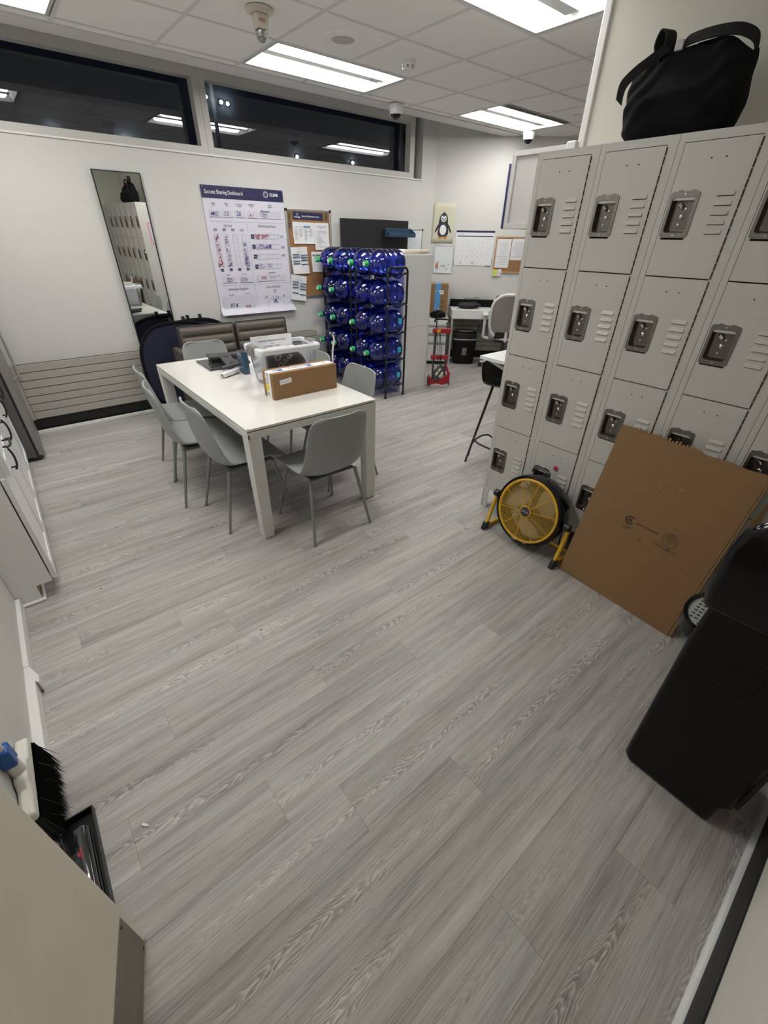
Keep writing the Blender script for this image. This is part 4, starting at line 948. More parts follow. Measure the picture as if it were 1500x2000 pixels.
def scrib(mb, x0, z0, x1, z1, n, wd=.0035, vert=False):
    for _ in range(n):
        x = rnd.uniform(x0, x1); z = rnd.uniform(z0, z1); a = rnd.uniform(.3, 1.3); l = rnd.uniform(.006, .013)
        mb.stroke([(x-l*math.cos(a), z-l*math.sin(a)), (x+rnd.uniform(-.003, .003), z), (x+l*math.cos(a), z+l*math.sin(a))], wd, (0, -.0131, 0), XD, ZD)
scrib(m7, 1.985, 1.42, 2.012, 1.670, 46); scrib(m7, 1.975, 1.372, 2.022, 1.415, 22); scrib(m7, 2.43, 1.635, 2.60, 1.676, 46)
m7.build('red_handwriting', PENR, t, smooth=False)
m8 = MB(); scrib(m8, 2.087, 1.42, 2.114, 1.670, 38, .003); scrib(m8, 2.078, 1.372, 2.124, 1.415, 18, .003); scrib(m8, 2.284, 1.42, 2.314, 1.60, 46, .003); scrib(m8, 2.274, 1.372, 2.324, 1.415, 24, .003)
scrib(m8, 2.428, 1.540, 2.60, 1.580, 44, .003); scrib(m8, 2.585, 1.545, 2.61, 1.578, 16); scrib(m8, 2.425, 1.35, 2.60, 1.388, 26, .003); scrib(m8, 2.423, 1.45, 2.432, 1.48, 6, .003)
for _ in range(30):
    a = rnd.uniform(1.0, 2.2); r = rnd.uniform(.03, .10); x, z = 2.600+r*math.cos(a), .948+r*math.sin(a); m8.stroke([(x-.006, z-.004), (x+.006, z+.004)], .004, (0, -.0131, 0), XD, ZD)
m8.build('purple_marks', PENV, t, smooth=False)
pn = MB(WF)
for x in (1.935, 2.37, 2.81): pn.lathe([(.008, .004), (.014, .003), (.014, 1e-4)], Matrix.Translation((x, 2.074, 0)), 8)
pn.build('pin', PWHITE, t)

# --- cork board with papers
t = WP('cork_board', 'cork notice board with aluminium frame beside the goal poster', 'notice board', 0, 0)
cx0, cx1, cz0, cz1 = 2.842, 3.425, 1.03, 1.915
MB(WF).box((cx0, cz0, .0), (cx1, cz1, .012)).build('cork', CORK, t, smooth=False)
fr = MB(WF)
fr.box((cx0-.012, cz0-.012, 0), (cx0+.008, cz1+.012, .018)).box((cx1-.008, cz0-.012, 0), (cx1+.012, cz1+.012, .018)).box((cx0, cz0-.012, 0), (cx1, cz0+.01, .018)).box((cx0, cz1-.008, 0), (cx1, cz1+.012, .018))
fr.build('frame', ALU, t, bevel=.002)
cn = MB(WF)
for x in (cx0-.002, cx1+.002):
    for z in (cz0-.002, cz1+.002): cn.cbox((x, z, .010), (.026, .026, .022))
cn.build('corner_cap', BLACK, t, bevel=.003)
def sheet(name, label, cat, x, z, w_, h_, rot=0, d=.014, m=PAPER, group=None, curl=.006):
    t = WP(name, label, cat, x, z, d, group); t.rotation_euler = (0, R(rot), 0)
    def f(u, v): return ((u-.5)*w_, -.001-curl*(v**3)-(.004*abs(u-.5)*2 if v > .7 else 0), -v*h_)
    MB().grid(f, 4, 6).build('sheet', m, t, ang=80); return t
def SP(mb, x0, z0, x1, z1, d=.0075): mb.quad((x0, -d, z0), (x1, -d, z0), (x1, -d, z1), (x0, -d, z1)); return mb
t = sheet('award_banner', 'navy banner strip with white lettering at the top of the cork board', 'sign', 3.123, 1.898, .405, .070, .6, m=PNAVY, curl=.001)
lt = MB(); lt.text('CLEAR', .026, (-.185, -.004, -.060), XD, ZD, bold=.03).text('Security Performance Awards', .026, (-.085, -.004, -.046), XD, ZD, sx=.74, bold=.01)
for k in range(12): lt.poly(rrect(-.003, -.0013, .003, .0013, .001, 2), 0, frame((-.145, -.004, -.022), XD, ZD) @ Matrix.Rotation(k*math.pi/6, 4, 'Z') @ Matrix.Translation((.011, 0, 0)))
lt.build('lettering', PWHITE, t, smooth=False)
t = sheet('table_notice', 'wide white sheet with four text columns on the cork board', 'paper', 3.050, 1.803, .283, .215, .3)
l1 = MB(); SP(l1, .0, -.052, .09, -.034)
l1.build('blue_heading', mat('print_light_blue', (.20, .42, .60), .6), t, smooth=False)
l2 = MB(); rnd = random.Random(5)
SP(l2, -.12, -.046, .09, -.043)
for c in range(4):
    for k in range(10 if c % 2 == 0 else 7): SP(l2, -.125+c*.066, -.068-k*.012, -.125+c*.066+rnd.uniform(.028, .05), -.065-k*.012)
l2.build('printed_lines', INKM, t, smooth=False)
t = sheet('memo_notice', 'white memo with heading and bullet lines at the right of the cork board', 'paper', 3.294, 1.802, .205, .275, -.4, .016)
l2 = MB(); l2.text('Risk Management Reference', .017, (0, -.008, -.042), XD, ZD, 'CENTER', .7, bold=.02).text('Points List', .016, (0, -.008, -.060), XD, ZD, 'CENTER', .8)
for k, (a, b_) in enumerate(((-.075, .07), (-.06, .06), (-.08, -.02), (-.065, -.03), (-.065, .0), (-.08, 0.), (-.065, .02), (-.08, .05), (-.065, .0), (-.065, -.01), (-.075, .06))): SP(l2, a, -.085-k*.016, b_, -.082-k*.016)
l2.build('printed_lines', INKM, t, smooth=False)
def form(label, x, z, w_, h_, rot, seed, d):
    t = sheet('form_notice', label, 'paper', x, z, w_, h_, rot, d, curl=.012)
    b_ = MB(); g_ = MB(); q = random.Random(seed)
    for c in (0, 1):
        zz = -.07-.01*c
        for k in range(4): SP(b_, -w_/2+.015+c*w_*.48, zz-.0095, -w_/2+.015+c*w_*.48+w_*.42, zz, .012); [SP(g_, -w_/2+.018+c*w_*.48, zz-.016-j*.008, -w_/2+.018+c*w_*.48+q.uniform(.03, w_*.4), zz-.0145-j*.008, .012) for j in range(2)]; zz -= q.choice((.026, .042, .055)) if seed == 1 else (.03 if k < 2 else .06)
    g_.ring((0, -.03), .007, .009, 10, frame((0, -.009, 0), XD, ZD))
    SP(g_, -.05, -.053, .05, -.050, .009)
    b_.build('navy_bars', mat('print_slate', (.03, .06, .15), .6), t, smooth=False); g_.build('printed_lines', INKM, t, smooth=False)
form('white form with navy bars on the lower left of the cork board', 2.965, 1.557, .222, .278, -1.5, 1, .016)
form('tilted white form with navy bars hanging below the cork board corner', 2.938, 1.262, .212, .272, 9, 2, .022)
t = sheet('no_snacks_notice', 'white sheet with black heading half hidden by the blue bottles', 'paper', 3.235, 1.507, .205, .215, .5, .016)
MB().text('NO SNACKS', .030, (-.09, -.006, -.045), XD, ZD, sx=.9, bold=.03).build('lettering', INK, t, smooth=False)
for k, (x, z) in enumerate(((2.873, 1.855), (2.873, 1.775), (3.372, 1.860))):
    t = WP('award_badge', ['upper dull gold shield badge at the left of the cork board', 'lower dull gold shield badge at the left of the cork board', 'dull gold shield badge at the top right of the cork board'][k], 'badge', x, z, .013)
    MB(WF).prism([(-.022, .035), (0, .045), (.022, .035), (.026, .0), (.015, -.03), (0, -.042), (-.015, -.03), (-.026, .0)], 0, .006).build('shield', GOLD, t, bevel=.003)
    MB(WF).ring((0, .0), .010, .014, 14, Matrix.Translation((0, 0, .0065))).build('emblem', LEATHD, t, smooth=False)

# --- black three-panel board, blue tray, small white board at the right
t = thing('trifold_board', 'black three panel board standing high behind the blue bottles', 'board', (0, 0, 0))
BX = [(3.545, 5.215), (3.80, 5.20), (4.155, 5.165), (4.66, 5.21)]
for k in range(3):
    (xa, ya), (xb, yb) = BX[k], BX[k+1]
    L_ = math.hypot(xb-xa, yb-ya); M_ = frame((xa, ya, 1.5135), (xb-xa, yb-ya, 0), (-(yb-ya), xb-xa, 0), (0, 0, 1))
    MB(M_).box((.001, 0, 0), (L_-.001, .006, .345)).build('panel', mat('black_foam_board', (.012, .012, .014), .5), t, smooth=False)
for x in (3.57, 4.13): MB().disc((0, 0), .006, 8, frame((x, 5.19 if x < 4 else 5.155, 1.80), XD, ZD)).build('pin_hole', LOCKD, t, smooth=False)
t = thing('hanging_tray', 'dark blue acrylic tray hung on the front of the black board', 'tray', (4.205, 5.06, 1.672))
PX_ = frame((0, 0, 0), (0, 1, 0), (0, 0, 1), (1, 0, 0))
pp = [(.0, .006), (.10, .0), (.10, .098), (.02, .094)]
MB().box((0, .0, 0), (.46, .10, .006)).box((0, .094, 0), (.46, .10, .098)).box((0, .0, 0), (.46, .006, .045)).build('tray', ACRYL, t, bevel=.002)
for x in (0, .454): MB(PX_).prism([(.0, .0), (.10, .0), (.10, .098), (.0, .045)], x, x+.006).build('end_plate', ACRYL, t, smooth=False)
t = WP('narrow_whiteboard', 'small whiteboard with aluminium frame behind the blue tray', 'whiteboard', 0, 0)
MB(WF).box((4.68, 1.515, 0), (4.975, 1.765, .010)).build('surface', WBOARD, t, smooth=False)
MB(WF).box((4.68, 1.757, 0), (4.98, 1.770, .016)).box((4.968, 1.51, 0), (4.98, 1.77, .016)).build('frame', ALU, t, bevel=.002)
MB(WF).cbox((4.974, 1.764, .010), (.022, .022, .02)).build('corner_cap', BLACK, t, bevel=.002)

# --- stacked white cabinets beside the rack, paper roll on top
for k in range(2):
    t = thing('storage_cabinet', ['lower white storage cabinet of the stack beside the bottle rack', 'upper white storage cabinet of the stack beside the bottle rack'][k], 'cabinet', (3.625, 4.09, .756*k), 0, 'stacked white cabinets')
    MB().box((0, 0, .0), (.425, 1.05, .754)).build('body', CABW, t, bevel=.0015)
    MB().box((.425, .004, .004), (.443, 1.046, .750)).build('door', CABW, t, bevel=.0015)
    MB().tube([(.443, .08, .34), (.462, .08, .34), (.462, .08, .46), (.443, .08, .46)], .005, 6).build('handle', ALU, t)
t = thing('paper_roll', 'long roll of brownish paper lying on the white cabinet', 'paper roll', (3.615, 4.525, 1.535), R(-21))
RX = frame((0, 0, 0), (0, 1, 0), (0, 0, 1), (1, 0, 0))
MB(RX).lathe([(0, .016), (0, .0225), (.37, .0225), (.61, .0215), (.61, .012)], None, 20).build('roll', KRAFT, t)
MB(RX).lathe([(.24, .0235), (.31, .0235)], None, 20).build('paper_band', PAPER, t)
MB(RX).lathe([(.001, .002), (.001, .014)], None, 14).build('open_end', CARDD, t)
t = thing('dark_strip', 'thin dark strip lying on the cabinet top beside the paper roll', 'strip', (3.66, 4.18, 1.5105))
MB().box((.0, 0, 0), (.36, .07, .0012)).build('strip', BLACK, t, smooth=False)

# ============================================================ BOTTLE RACKS AND BOTTLES
ROWZ = [.235+.30*k for k in range(5)]; BOTX = 3.085; BR = .132
CY = [4.125, 4.399, 4.808, 5.085]
def rack(y0, y1, label):
    t = thing('bottle_rack', label, 'rack', (3.285, y0, 0), 0, 'black bottle racks')
    W_ = y1-y0; D_ = .285
    for y_ in (0, W_):
        r = .0125
        MB().tube([(0, y_, .02), (0, y_, 1.35)]+[(.05-.05*math.cos(a), y_, 1.35+.05*math.sin(a)) for a in [math.pi/2*i/5 for i in range(1, 6)]]+[(D_-.05+.05*math.sin(a), y_, 1.35+.05*math.cos(a)) for a in [math.pi/2*i/5 for i in range(0, 6)]]+[(D_, y_, .02)], r, 10).build('end_frame', RACK, t)
        for x in (0, D_): MB().lathe([(0, .019), (.02, .0165), (.02, .0126)], Matrix.Translation((x, y_, 0)), 12).build('foot', BLACK, t)
        rg_ = MB()
        for z in ROWZ: rg_.tube([(0, y_, z-.10), (D_, y_, z-.10)], .0055, 6)
        rg_.tube([(D_, y_, .93), (D_-.055, y_+(.0 if y_ else .0), .86)], .007, 6)
        rg_.build('rung', RACK, t)
        scw = MB()
        for z in ROWZ:
            for x in (0, D_): scw.lathe([(0, .0065), (.003, .005), (.003, 1e-4)], frame((x, y_-.0125, z-.10), (1, 0, 0), (0, 0, 1)), 8)
        scw.build('screw_heads', CHROME, t)
    for z in ROWZ:
        for x in (.01, D_-.02):
            pts = []; c = z-BR-.012
            yc = [v-y0 for v in CY if y0-.05 < v < y1+.05]
            pts = [(x, 0, z-.085), (x, yc[0]-.10, z-.105), (x, yc[0]-.05, c+.004), (x, yc[0], c), (x, yc[0]+.05, c+.004), (x, (yc[0]+yc[1])/2, z-.075), (x, yc[1]-.05, c+.004), (x, yc[1], c), (x, yc[1]+.05, c+.004), (x, yc[1]+.10, z-.105), (x, W_, z-.085)]
            MB().tube(pts, .006, 6).build('cradle_rail', RACK, t)
    return t
rack(3.972, 4.550, 'black steel bottle rack nearer the white cabinet, with rounded top')
rack(4.658, 5.236, 'black steel bottle rack in the corner beside the cork board')
pf = [(.034, .0225), (.040, .0275), (.055, .0275), (.060, .026), (.085, .030), (.098, .052), (.112, .078), (.135, .102), (.165, .121), (.200, .131), (.215, .133), (.222, .129), (.232, .129), (.240, .133), (.285, .133), (.292, .128), (.306, .128), (.313, .133), (.352, .133), (.360, .128), (.374, .128), (.382, .133), (.450, .133), (.474, .126), (.490, .108), (.498, .080), (.493, .055), (.490, 1e-4)]
BTF = frame((0, 0, 0), (0, 1, 0), (0, 0, 1), (1, 0, 0))
BT_ME = MB(BTF).lathe(pf, None, 28).mesh('shell', BTL, True, 60)
CAP_ME = MB(BTF).lathe([(.0, .018), (-.001, .0265), (.004, .0285), (.034, .0285), (.040, .031), (.046, .030), (.046, .024)], None, 18).mesh('cap', GREEN)
DISC_ME = MB(BTF).lathe([(-.0015, 1e-4), (-.0015, .017), (.001, .019)], None, 18).mesh('cap_disc', PWHITE)
NECK_ME = MB(BTF).lathe([(.034, .024), (.030, .0275), (.040, .0285), (.046, .0275)], None, 18).mesh('neck_ring', BTL)
stk = MB(BTF)
stk.grid(lambda u, v: (.1345*math.cos(R(-198+26*v)), .1345*math.sin(R(-198+26*v)), .392+.052*u), 3, 5)
ST_ME = stk.mesh('sticker', TEAL)
ROWN = ['bottom', 'fourth', 'middle', 'second', 'top']; COLN = ['column by the white cabinet', 'second column from the white cabinet', 'second column from the cork board', 'column by the cork board']
for r in range(5):
    for c in range(4):
        capped = {4: (0, 1, 2, 3), 3: (2, 3), 2: (1, 2, 3), 1: (0, 1, 2, 3), 0: (3,)}[r]
        o = thing('water_bottle', 'blue bottle %s, %s row, %s' % ('with green cap' if c in capped else 'without cap', ROWN[r], COLN[c]), 'bottle', (BOTX, CY[c], ROWZ[r]), 0, 'large blue water bottles on the racks')
        o.rotation_euler = (random.uniform(-.12, .12)+R(0), 0, 0)
        for me, ok in ((BT_ME, 1), (CAP_ME, c in capped), (DISC_ME, c in capped), (NECK_ME, c not in capped), (ST_ME, (r, c) in ((0, 0), (1, 0), (2, 0)))):
            if ok: p_ = bpy.data.objects.new(me.name, me); COL.objects.link(p_); p_.parent = o

# ============================================================ ANGLED WALL AREA
def TAt(name, label, cat, s_, d, z=0.0, rz=0.0, group=None):
    return thing(name, label, cat, A(s_, d, z), AANG+rz, group)      # local x along the wall, y into the wall, z up
t = TAt('canvas_banner', 'cream canvas hanging with a black penguin picture', 'wall hanging', 0, 0)
MB(WF).grid(lambda u, v: (.004+(.316-.004)*u-.012*(1-v)*1.0, 1.612+.472*v, .006+.004*math.sin(u*7+v*3)), 8, 8).build('canvas', CREAM, t, solid=.003, ang=80)
pg = MB(WF); Z_ = .0125
def el(mb, cx_, cz_, rx, rz_, z=Z_, rot=0, n=22):
    mb.poly([(cx_+rx*math.cos(a)*math.cos(rot)-rz_*math.sin(a)*math.sin(rot), cz_+rx*math.cos(a)*math.sin(rot)+rz_*math.sin(a)*math.cos(rot)) for a in [2*math.pi*i/n for i in range(n)]], z)
pc = .152
pg.poly([(pc-.075, 1.72), (pc-.066, 1.78), (pc-.066, 1.83), (pc-.062, 1.88), (pc-.052, 1.93), (pc-.022, 1.965), (pc-.004, 1.972), (pc+.006, 1.992), (pc+.012, 1.972), (pc+.036, 1.955), (pc+.058, 1.92), (pc+.062, 1.875), (pc+.066, 1.83), (pc+.072, 1.78), (pc+.078, 1.73), (pc+.060, 1.70), (pc+.03, 1.688), (pc-.035, 1.688), (pc-.062, 1.70)], Z_)
el(pg, pc-.085, 1.79, .013, .062, Z_+.0004, R(-28)); el(pg, pc+.088, 1.79, .013, .062, Z_+.0004, R(28))
pg.build('black_print', INK, t, smooth=False)
pw = MB(WF); el(pw, pc, 1.770, .047, .062, Z_+.0010); el(pw, pc-.018, 1.905, .020, .034, Z_+.0010); el(pw, pc+.020, 1.905, .020, .034, Z_+.0010); el(pw, pc, 1.882, .030, .018, Z_+.0010)
pw.build('white_print', PWHITE, t, smooth=False)
pe = MB(WF); el(pe, pc-.016, 1.905, .007, .009, Z_+.0018); el(pe, pc+.018, 1.905, .007, .009, Z_+.0018); pe.build('eyes', INK, t, smooth=False)
po = MB(WF); el(po, pc, 1.882, .011, .006, Z_+.0018)
for sx_ in (-1, 1):
    for k in (-1, 0, 1): el(po, pc+sx_*.036+k*.014, 1.678-.004*(k == 0), .008, .016, Z_+.0004, R(-25*k))
po.build('orange_print', ORANGE, t, smooth=False)

t = TAt('small_whiteboard', 'little whiteboard with a bird doodle under the penguin canvas', 'whiteboard', 0, 0)
MB(WF).prism(rrect(.052, 1.230, .332, 1.578, .012), 0, .010).build('surface', WBOARD, t, smooth=False)
fr = MB(WF)
for q in range(2): fr.box((.050+q*.275, 1.235, 0), (.058+q*.275, 1.573, .013)).box((.06, 1.227+q*.345, 0), (.325, 1.235+q*.345, .013))
fr.build('frame', ALU, t, bevel=.002)
dd = MB(WF); el(dd, .10, 1.315, .022, .036, .011); el(dd, .11, 1.352, .012, .014, .011); dd.build('orange_doodle', mat('doodle_brown', (.5, .22, .08), .7), t, smooth=False)
dk = MB()
for pts in ([(.08, 1.30), (.075, 1.36), (.10, 1.38), (.14, 1.37)], [(.09, 1.28), (.088, 1.255)], [(.11, 1.28), (.112, 1.255)], [(.27, 1.33), (.26, 1.35), (.28, 1.36), (.285, 1.34), (.27, 1.33)], [(.22, 1.285), (.26, 1.288)], [(.225, 1.272), (.255, 1.273)]): dk.stroke(pts, .003, (0, -.0112, 0), XD, ZD)
dk.text('Gobble', .036, (.145, -.0112, 1.312), XD, ZD, sx=.8, shear=.3)
dk.build('marker_writing', INK, t, smooth=False)

t = TAt('wall_calendar', 'large monthly wall calendar sheet with navy header', 'calendar', 0, 0)
x0, x1, z0, z1 = .352, .902, 1.336, 1.770
MB(WF).box((x0, z0, 0), (x1, z1, .006)).build('pad', PAPER, t, smooth=False)
nb = MB(WF).box((x0, z1-.024, .006), (x1, z1, .007)).box((x0+.02, 1.694, .006), (x1-.018, 1.706, .0066)); nb.build('navy_header', PNAVY, t, smooth=False)
cl = MB(WF)
for k in range(1, 7): cl.box((x0+.02+k*.0731, z0+.07, .006), (x0+.0212+k*.0731, 1.694, .0064))
for k in range(1, 6): cl.box((x0+.02, z0+.07+k*.058, .006), (x1-.018, z0+.0712+k*.058, .0064))
cl.build('grid_lines', mat('print_pale_grey', (.52, .52, .56), .6), t, smooth=False)
ct = MB(); ct.text('NOVEMBER', .020, (x0+.022, -.0068, 1.718), XD, ZD, sx=.9)
rnd = random.Random(11)
for w_ in range(5):
    for d_ in range(7):
        n_ = w_*7+d_-2
        if 1 <= n_ <= 30: ct.text(str(n_), .016, (x0+.026+d_*.0731, -.0068, 1.676-w_*.058), XD, ZD)
        if rnd.random() < .35: ct.stroke([(x0+.045+d_*.0731+q*.005, 1.664-w_*.058+rnd.uniform(-.004, .004)) for q in range(6)], .0025, (0, -.0068, 0), XD, ZD)
for q in range(2):
    for k in range(5): ct.stroke([(x0+(.08 if q == 0 else .25)+.0*k, 1.385-k*.008), (x0+(.11 if q == 0 else .29), 1.385-k*.008)], .003, (0, -.0068, 0), XD, ZD)
ct.build('printing', INKM, t, smooth=False)
MB(WF).box((x0-.004, z0-.006, 0), (x0+.0, z0+.05, .006)).box((x1-.09, z0-.008, 0), (x1, z0, .006)).box((x1, z0, 0), (x1+.005, z0+.09, .006)).build('corner_holder', BLACK, t, smooth=False)

t = TAt('wood_cork_board', 'small wood framed cork board half hidden by the lockers', 'notice board', 0, 0)
x0, x1, z0, z1 = .935, 1.52, 1.245, 1.705
MB(WF).box((x0, z0, 0), (x1, z1, .010)).build('cork', CORK, t, smooth=False)
f_ = MB(WF).box((x0, z0, 0), (x0+.020, z1, .018)).box((x1-.02, z0, 0), (x1, z1, .018)).box((x0+.02, z0, 0), (x1-.02, z0+.02, .018)).box((x0+.02, z1-.02, 0), (x1-.02, z1, .018)); f_.build('frame', WOODF, t, bevel=.002)
def asheet(name, label, s0, z1, w_, h_, m=PAPER, lines=14, seed=1):
    t = TAt(name, label, 'paper', s0, .012 if h_ > .1 else .0195, z1)
    MB(WF).box((0, -h_, 0), (w_, 0, .0015)).build('sheet', m, t, smooth=False)
    l_ = MB(WF); q = random.Random(seed)
    for k in range(lines): l_.box((.05 if q.random() < .8 else .02, -.05-k*(h_-.07)/lines, .0015), (w_-.02-q.uniform(0, .03), -.047-k*(h_-.07)/lines, .002))
    for k in range(0, lines, 4): l_.box((.012, -.05-k*(h_-.07)/lines, .0015), (.035, -.046-k*(h_-.07)/lines, .002))
    l_.build('printed_lines', INKM, t, smooth=False)
asheet('typed_page', 'left typed page pinned on the wood framed cork board', .955, 1.675, .20, .36, seed=2)
asheet('typed_page', 'right typed page pinned on the wood framed cork board', 1.165, 1.680, .20, .265, seed=3)
asheet('sticky_note', 'yellow sticky note hanging under the wood framed cork board', .935, 1.290, .085, .085, YNOTE, 3, 4)
asheet('sticky_note', 'white sticky note overlapping the yellow one under the cork board', 1.012, 1.295, .055, .085, PAPER, 3, 5)
t = TAt('navy_poster', 'tall navy poster mostly hidden behind the wall cabinet', 'poster', 0, 0)
MB(WF).box((.972, 1.797, 0), (1.60, 2.520, .004)).build('sheet', PNAVY, t, smooth=False)
MB(WF).box((1.01, 1.865, .004), (1.05, 1.93, .0045)).build('white_print', PWHITE, t, smooth=False)

t = TAt('writing_desk', 'small white desk with drawers against the angled wall', 'desk', .345, 0)
DW, DDp, DH = 1.15, .47, .785
MB().box((0, -DDp, DH-.018), (DW, -.012, DH)).build('desktop', CABW, t, bevel=.0015)
MB().box((.008, -DDp+.006, DH-.118), (DW-.008, -.02, DH-.0181)).build('drawer_box', CABW, t, smooth=False)
for a, b_ in ((.010, .438), (.444, .86), (.866, DW-.01)): MB().box((a, -DDp-.002, DH-.116), (b_, -DDp+.006, DH-.022)).build('drawer', CABW, t, bevel=.001)
for a in (.004, DW-.034):
    MB().box((a, -DDp+.004, 0), (a+.03, -DDp+.034, DH-.118)).build('leg', ALU, t, bevel=.002); MB().box((a, -.06, 0), (a+.03, -.03, DH-.118)).build('leg', ALU, t, bevel=.002)
    MB().box((a+.005, -DDp+.034, .13), (a+.025, -.06, .15)).build('side_rail', ALU, t, bevel=.002)
t = TAt('long_case', 'long black case with strap handle on the back of the desk', 'case', .345, .055, .785)
MB().box((.0, -.04, 0), (.66, .03, .10)).build('case', FABRIC, t, bevel=.008)
MB().strap(catmull([(.21, -.01, .10), (.235, -.01, .122), (.30, -.01, .115), (.36, -.01, .122), (.42, -.01, .128), (.445, -.01, .10)], 5), (0, 1, 0), .03).build('handle', WEB, t)
t = TAt('camera_pouch', 'crumpled black bag lying on the white desk', 'bag', .60, .27, .785)
def blob(rx, ry, h, seed, amp=.12):
    q = random.Random(seed); ph = [q.uniform(0, 6) for _ in range(6)]
    def f(u, v):
        th_ = math.pi*u; a = 2*math.pi*v; s_ = max(0, math.sin(th_))**.7
        k = 1+amp*(math.sin(3*a+ph[0])*.5+math.sin(5*a+ph[1]+u*4)*.4+math.sin(9*a+ph[2]+u*9)*.25)
        z = h*.5*(1-math.cos(th_)); z = max(.002, z*(1+amp*math.sin(2*a+ph[3])*.6))
        return (rx*s_*k*math.cos(a), ry*s_*k*math.sin(a), z)
    return f
MB().grid(blob(.175, .075, .085, 4), 14, 36).build('body', mat('ripstop_black', (.008, .008, .009), .6, bump=.6, bscale=60), t, ang=80)
MB().strap(catmull([(.05, -.075, .02), (.08, -.085, .03), (.12, -.07, .02)], 5), (0, 0, 1), .012, .002).build('strap', WEB, t)

t = TAt('paper_shredder', 'black paper shredder bin under the white desk', 'shredder', .600, .285)
sh = [(-.175, -.10), (-.08, -.128), (.08, -.128), (.175, -.10), (.175, .11), (-.175, .11)]
lo = [(x*.90, y*.92) for x, y in sh]
b = MB(); n = 6
b.add([(x, y, 0) for x, y in lo]+[(x*.985, y*.985, .355) for x, y in sh], [(i, (i+1) % n, n+(i+1) % n, n+i) for i in range(n)]+[tuple(range(n-1, -1, -1)), tuple(range(n, 2*n))]); b.build('basket', SATBLK, t, bevel=.012)
MB().prism(sh, .375, .455).build('shredder_head', BLACK, t, bevel=.012)
MB().prism([(x*.90, y*.86) for x, y in sh], .452, .485).build('lid', GLOSSBLK, t, bevel=.012)
MB().prism([(x*1.004, y*1.004) for x, y in sh], .357, .374).build('silver_band', ALU, t, bevel=.002)
MB(frame((0, -.122, .19), (1, 0, 0), (0, -.03, 1))).box((-.035, -.055, 0), (.035, .055, .004)).build('window', MIDGREY, t, bevel=.003)
MB().box((-.10, -.12, .484), (.10, -.10, .490)).build('feed_slot', ALU, t, bevel=.002)

t = TAt('file_cabinet', 'white three drawer file cabinet in the corner by the penguin canvas', 'cabinet', .020, 0)
MB().box((0, -.46, .05), (.295, -.015, .652)).build('body', CABW, t, bevel=.002)
for k, (a, b_) in enumerate(((.06, .325), (.338, .450), (.462, .572))):
    d_ = MB().box((.006, -.472, a), (.289, -.46, b_)).build('drawer', CABW, t, bevel=.002)
    MB().taper((.1475, -.474, b_-.022), (.283, .012), (.1475, -.470, b_-.002), (.283, .008)).box((.008, -.4725, b_-.028), (.287, -.4718, b_-.022)).build('finger_pull', MIDGREY, d_, smooth=False)
MB().box((.006, -.470, .582), (.289, -.46, .645)).build('lock_rail', CABW, t, bevel=.002)
MB(frame((.262, -.470, .60), XD, ZD)).lathe([(0, .009), (.004, .008), (.004, 1e-4)], None, 12).build('lock', BLACK, t)
MB().box((.02, -.44, 0), (.275, -.03, .05)).build('plinth', BLACK, t, smooth=False)
t = TAt('tall_carton', 'upright brown carton with blue tape on the file cabinet', 'box', .008, .055, .653)
MB().box((0, -.225, 0), (.275, 0, .452)).build('carton', CARD, t, bevel=.003)
MB().box((.002, -.223, .452), (.273, -.002, .4526)).build('top_flaps', CARDL, t, smooth=False)
MB().box((.083, -.2262, 0), (.165, -.2252, .453)).box((.083, -.2252, .4525), (.165, .0, .4535)).build('blue_tape', TAPEB, t, smooth=False)
MB().box((.083, -.2268, .345), (.100, -.2262, .36)).box((.13, -.2268, .35), (.165, -.2262, .365)).box((.083, -.2268, .12), (.10, -.2262, .14)).box((.125, -.2268, .11), (.16, -.2262, .125)).build('tape_print', CREAM, t, smooth=False)
MB().box((.150, -.2274, .318), (.207, -.2268, .368)).build('paper_label', PAPER, t, smooth=False)
MB().text('C10', .026, (.160, -.2278, .334), XD, ZD, sx=.8, bold=.02).build('label_lettering', INK, t, smooth=False)
cp_ = MB(frame((0, -.2262, 0), XD, ZD))
for z in (.22, .15): cp_.ring((.20, z), .014, .018, 14); cp_.poly([(.192, z-.008), (.20, z+.010), (.208, z-.008)])
cp_.build('box_marks', CARDD, t, smooth=False)
t = TAt('black_pouch', 'soft black pouch lying on the file cabinet before the carton', 'pouch', .150, .355, .653)
MB().grid(blob(.115, .065, .105, 9, .08), 14, 32).build('body', FABRIC, t, ang=80)

# hand truck
t = thing('hand_truck', 'red and grey folding hand truck leaning by the white cabinet', 'hand truck', (4.150, 3.930, 0), AANG+R(4))
for x in (-.075, .085):
    MB().tube([(x, .05, .08), (x, .07, .70)], .0125, 8).build('rail', DARKGREY, t)
    MB().tube([(x*.86, .055, .36), (x*.86, .075, .80)], .009, 8).build('inner_rail', DARKGREY, t)
MB().tube(catmull([(-.085, .075, .79), (-.08, .078, .82), (0, .078, .826), (.08, .078, .82), (.09, .075, .79)], 4), .013, 8).build('grip', BLACK, t)
for z in (.665, .345): MB().box((-.11, .035, z), (.115, .085, z+.055)).build('cross_bracket', REDP, t, bevel=.008)
MB().box((-.06, .030, .672), (-.015, .036, .712)).build('yellow_tag', YEL, t, smooth=False)
MB().prism([(-.13, .02), (.10, .02), (.155, .06), (.155, .17), (.09, .30), (.075, .30), (.12, .16), (.02, .10), (-.09, .10), (-.13, .17)], 0, .03, frame((0, .045, 0), XD, ZD)).build('red_base', REDP, t, bevel=.006)
MB().prism([(-.10, .0), (.13, .0), (.135, .05), (.06, .03), (-.02, .05), (-.10, .03)], 0, .04, frame((0, .02, 0), XD, ZD)).build('toe_plate', ALU, t, bevel=.004)
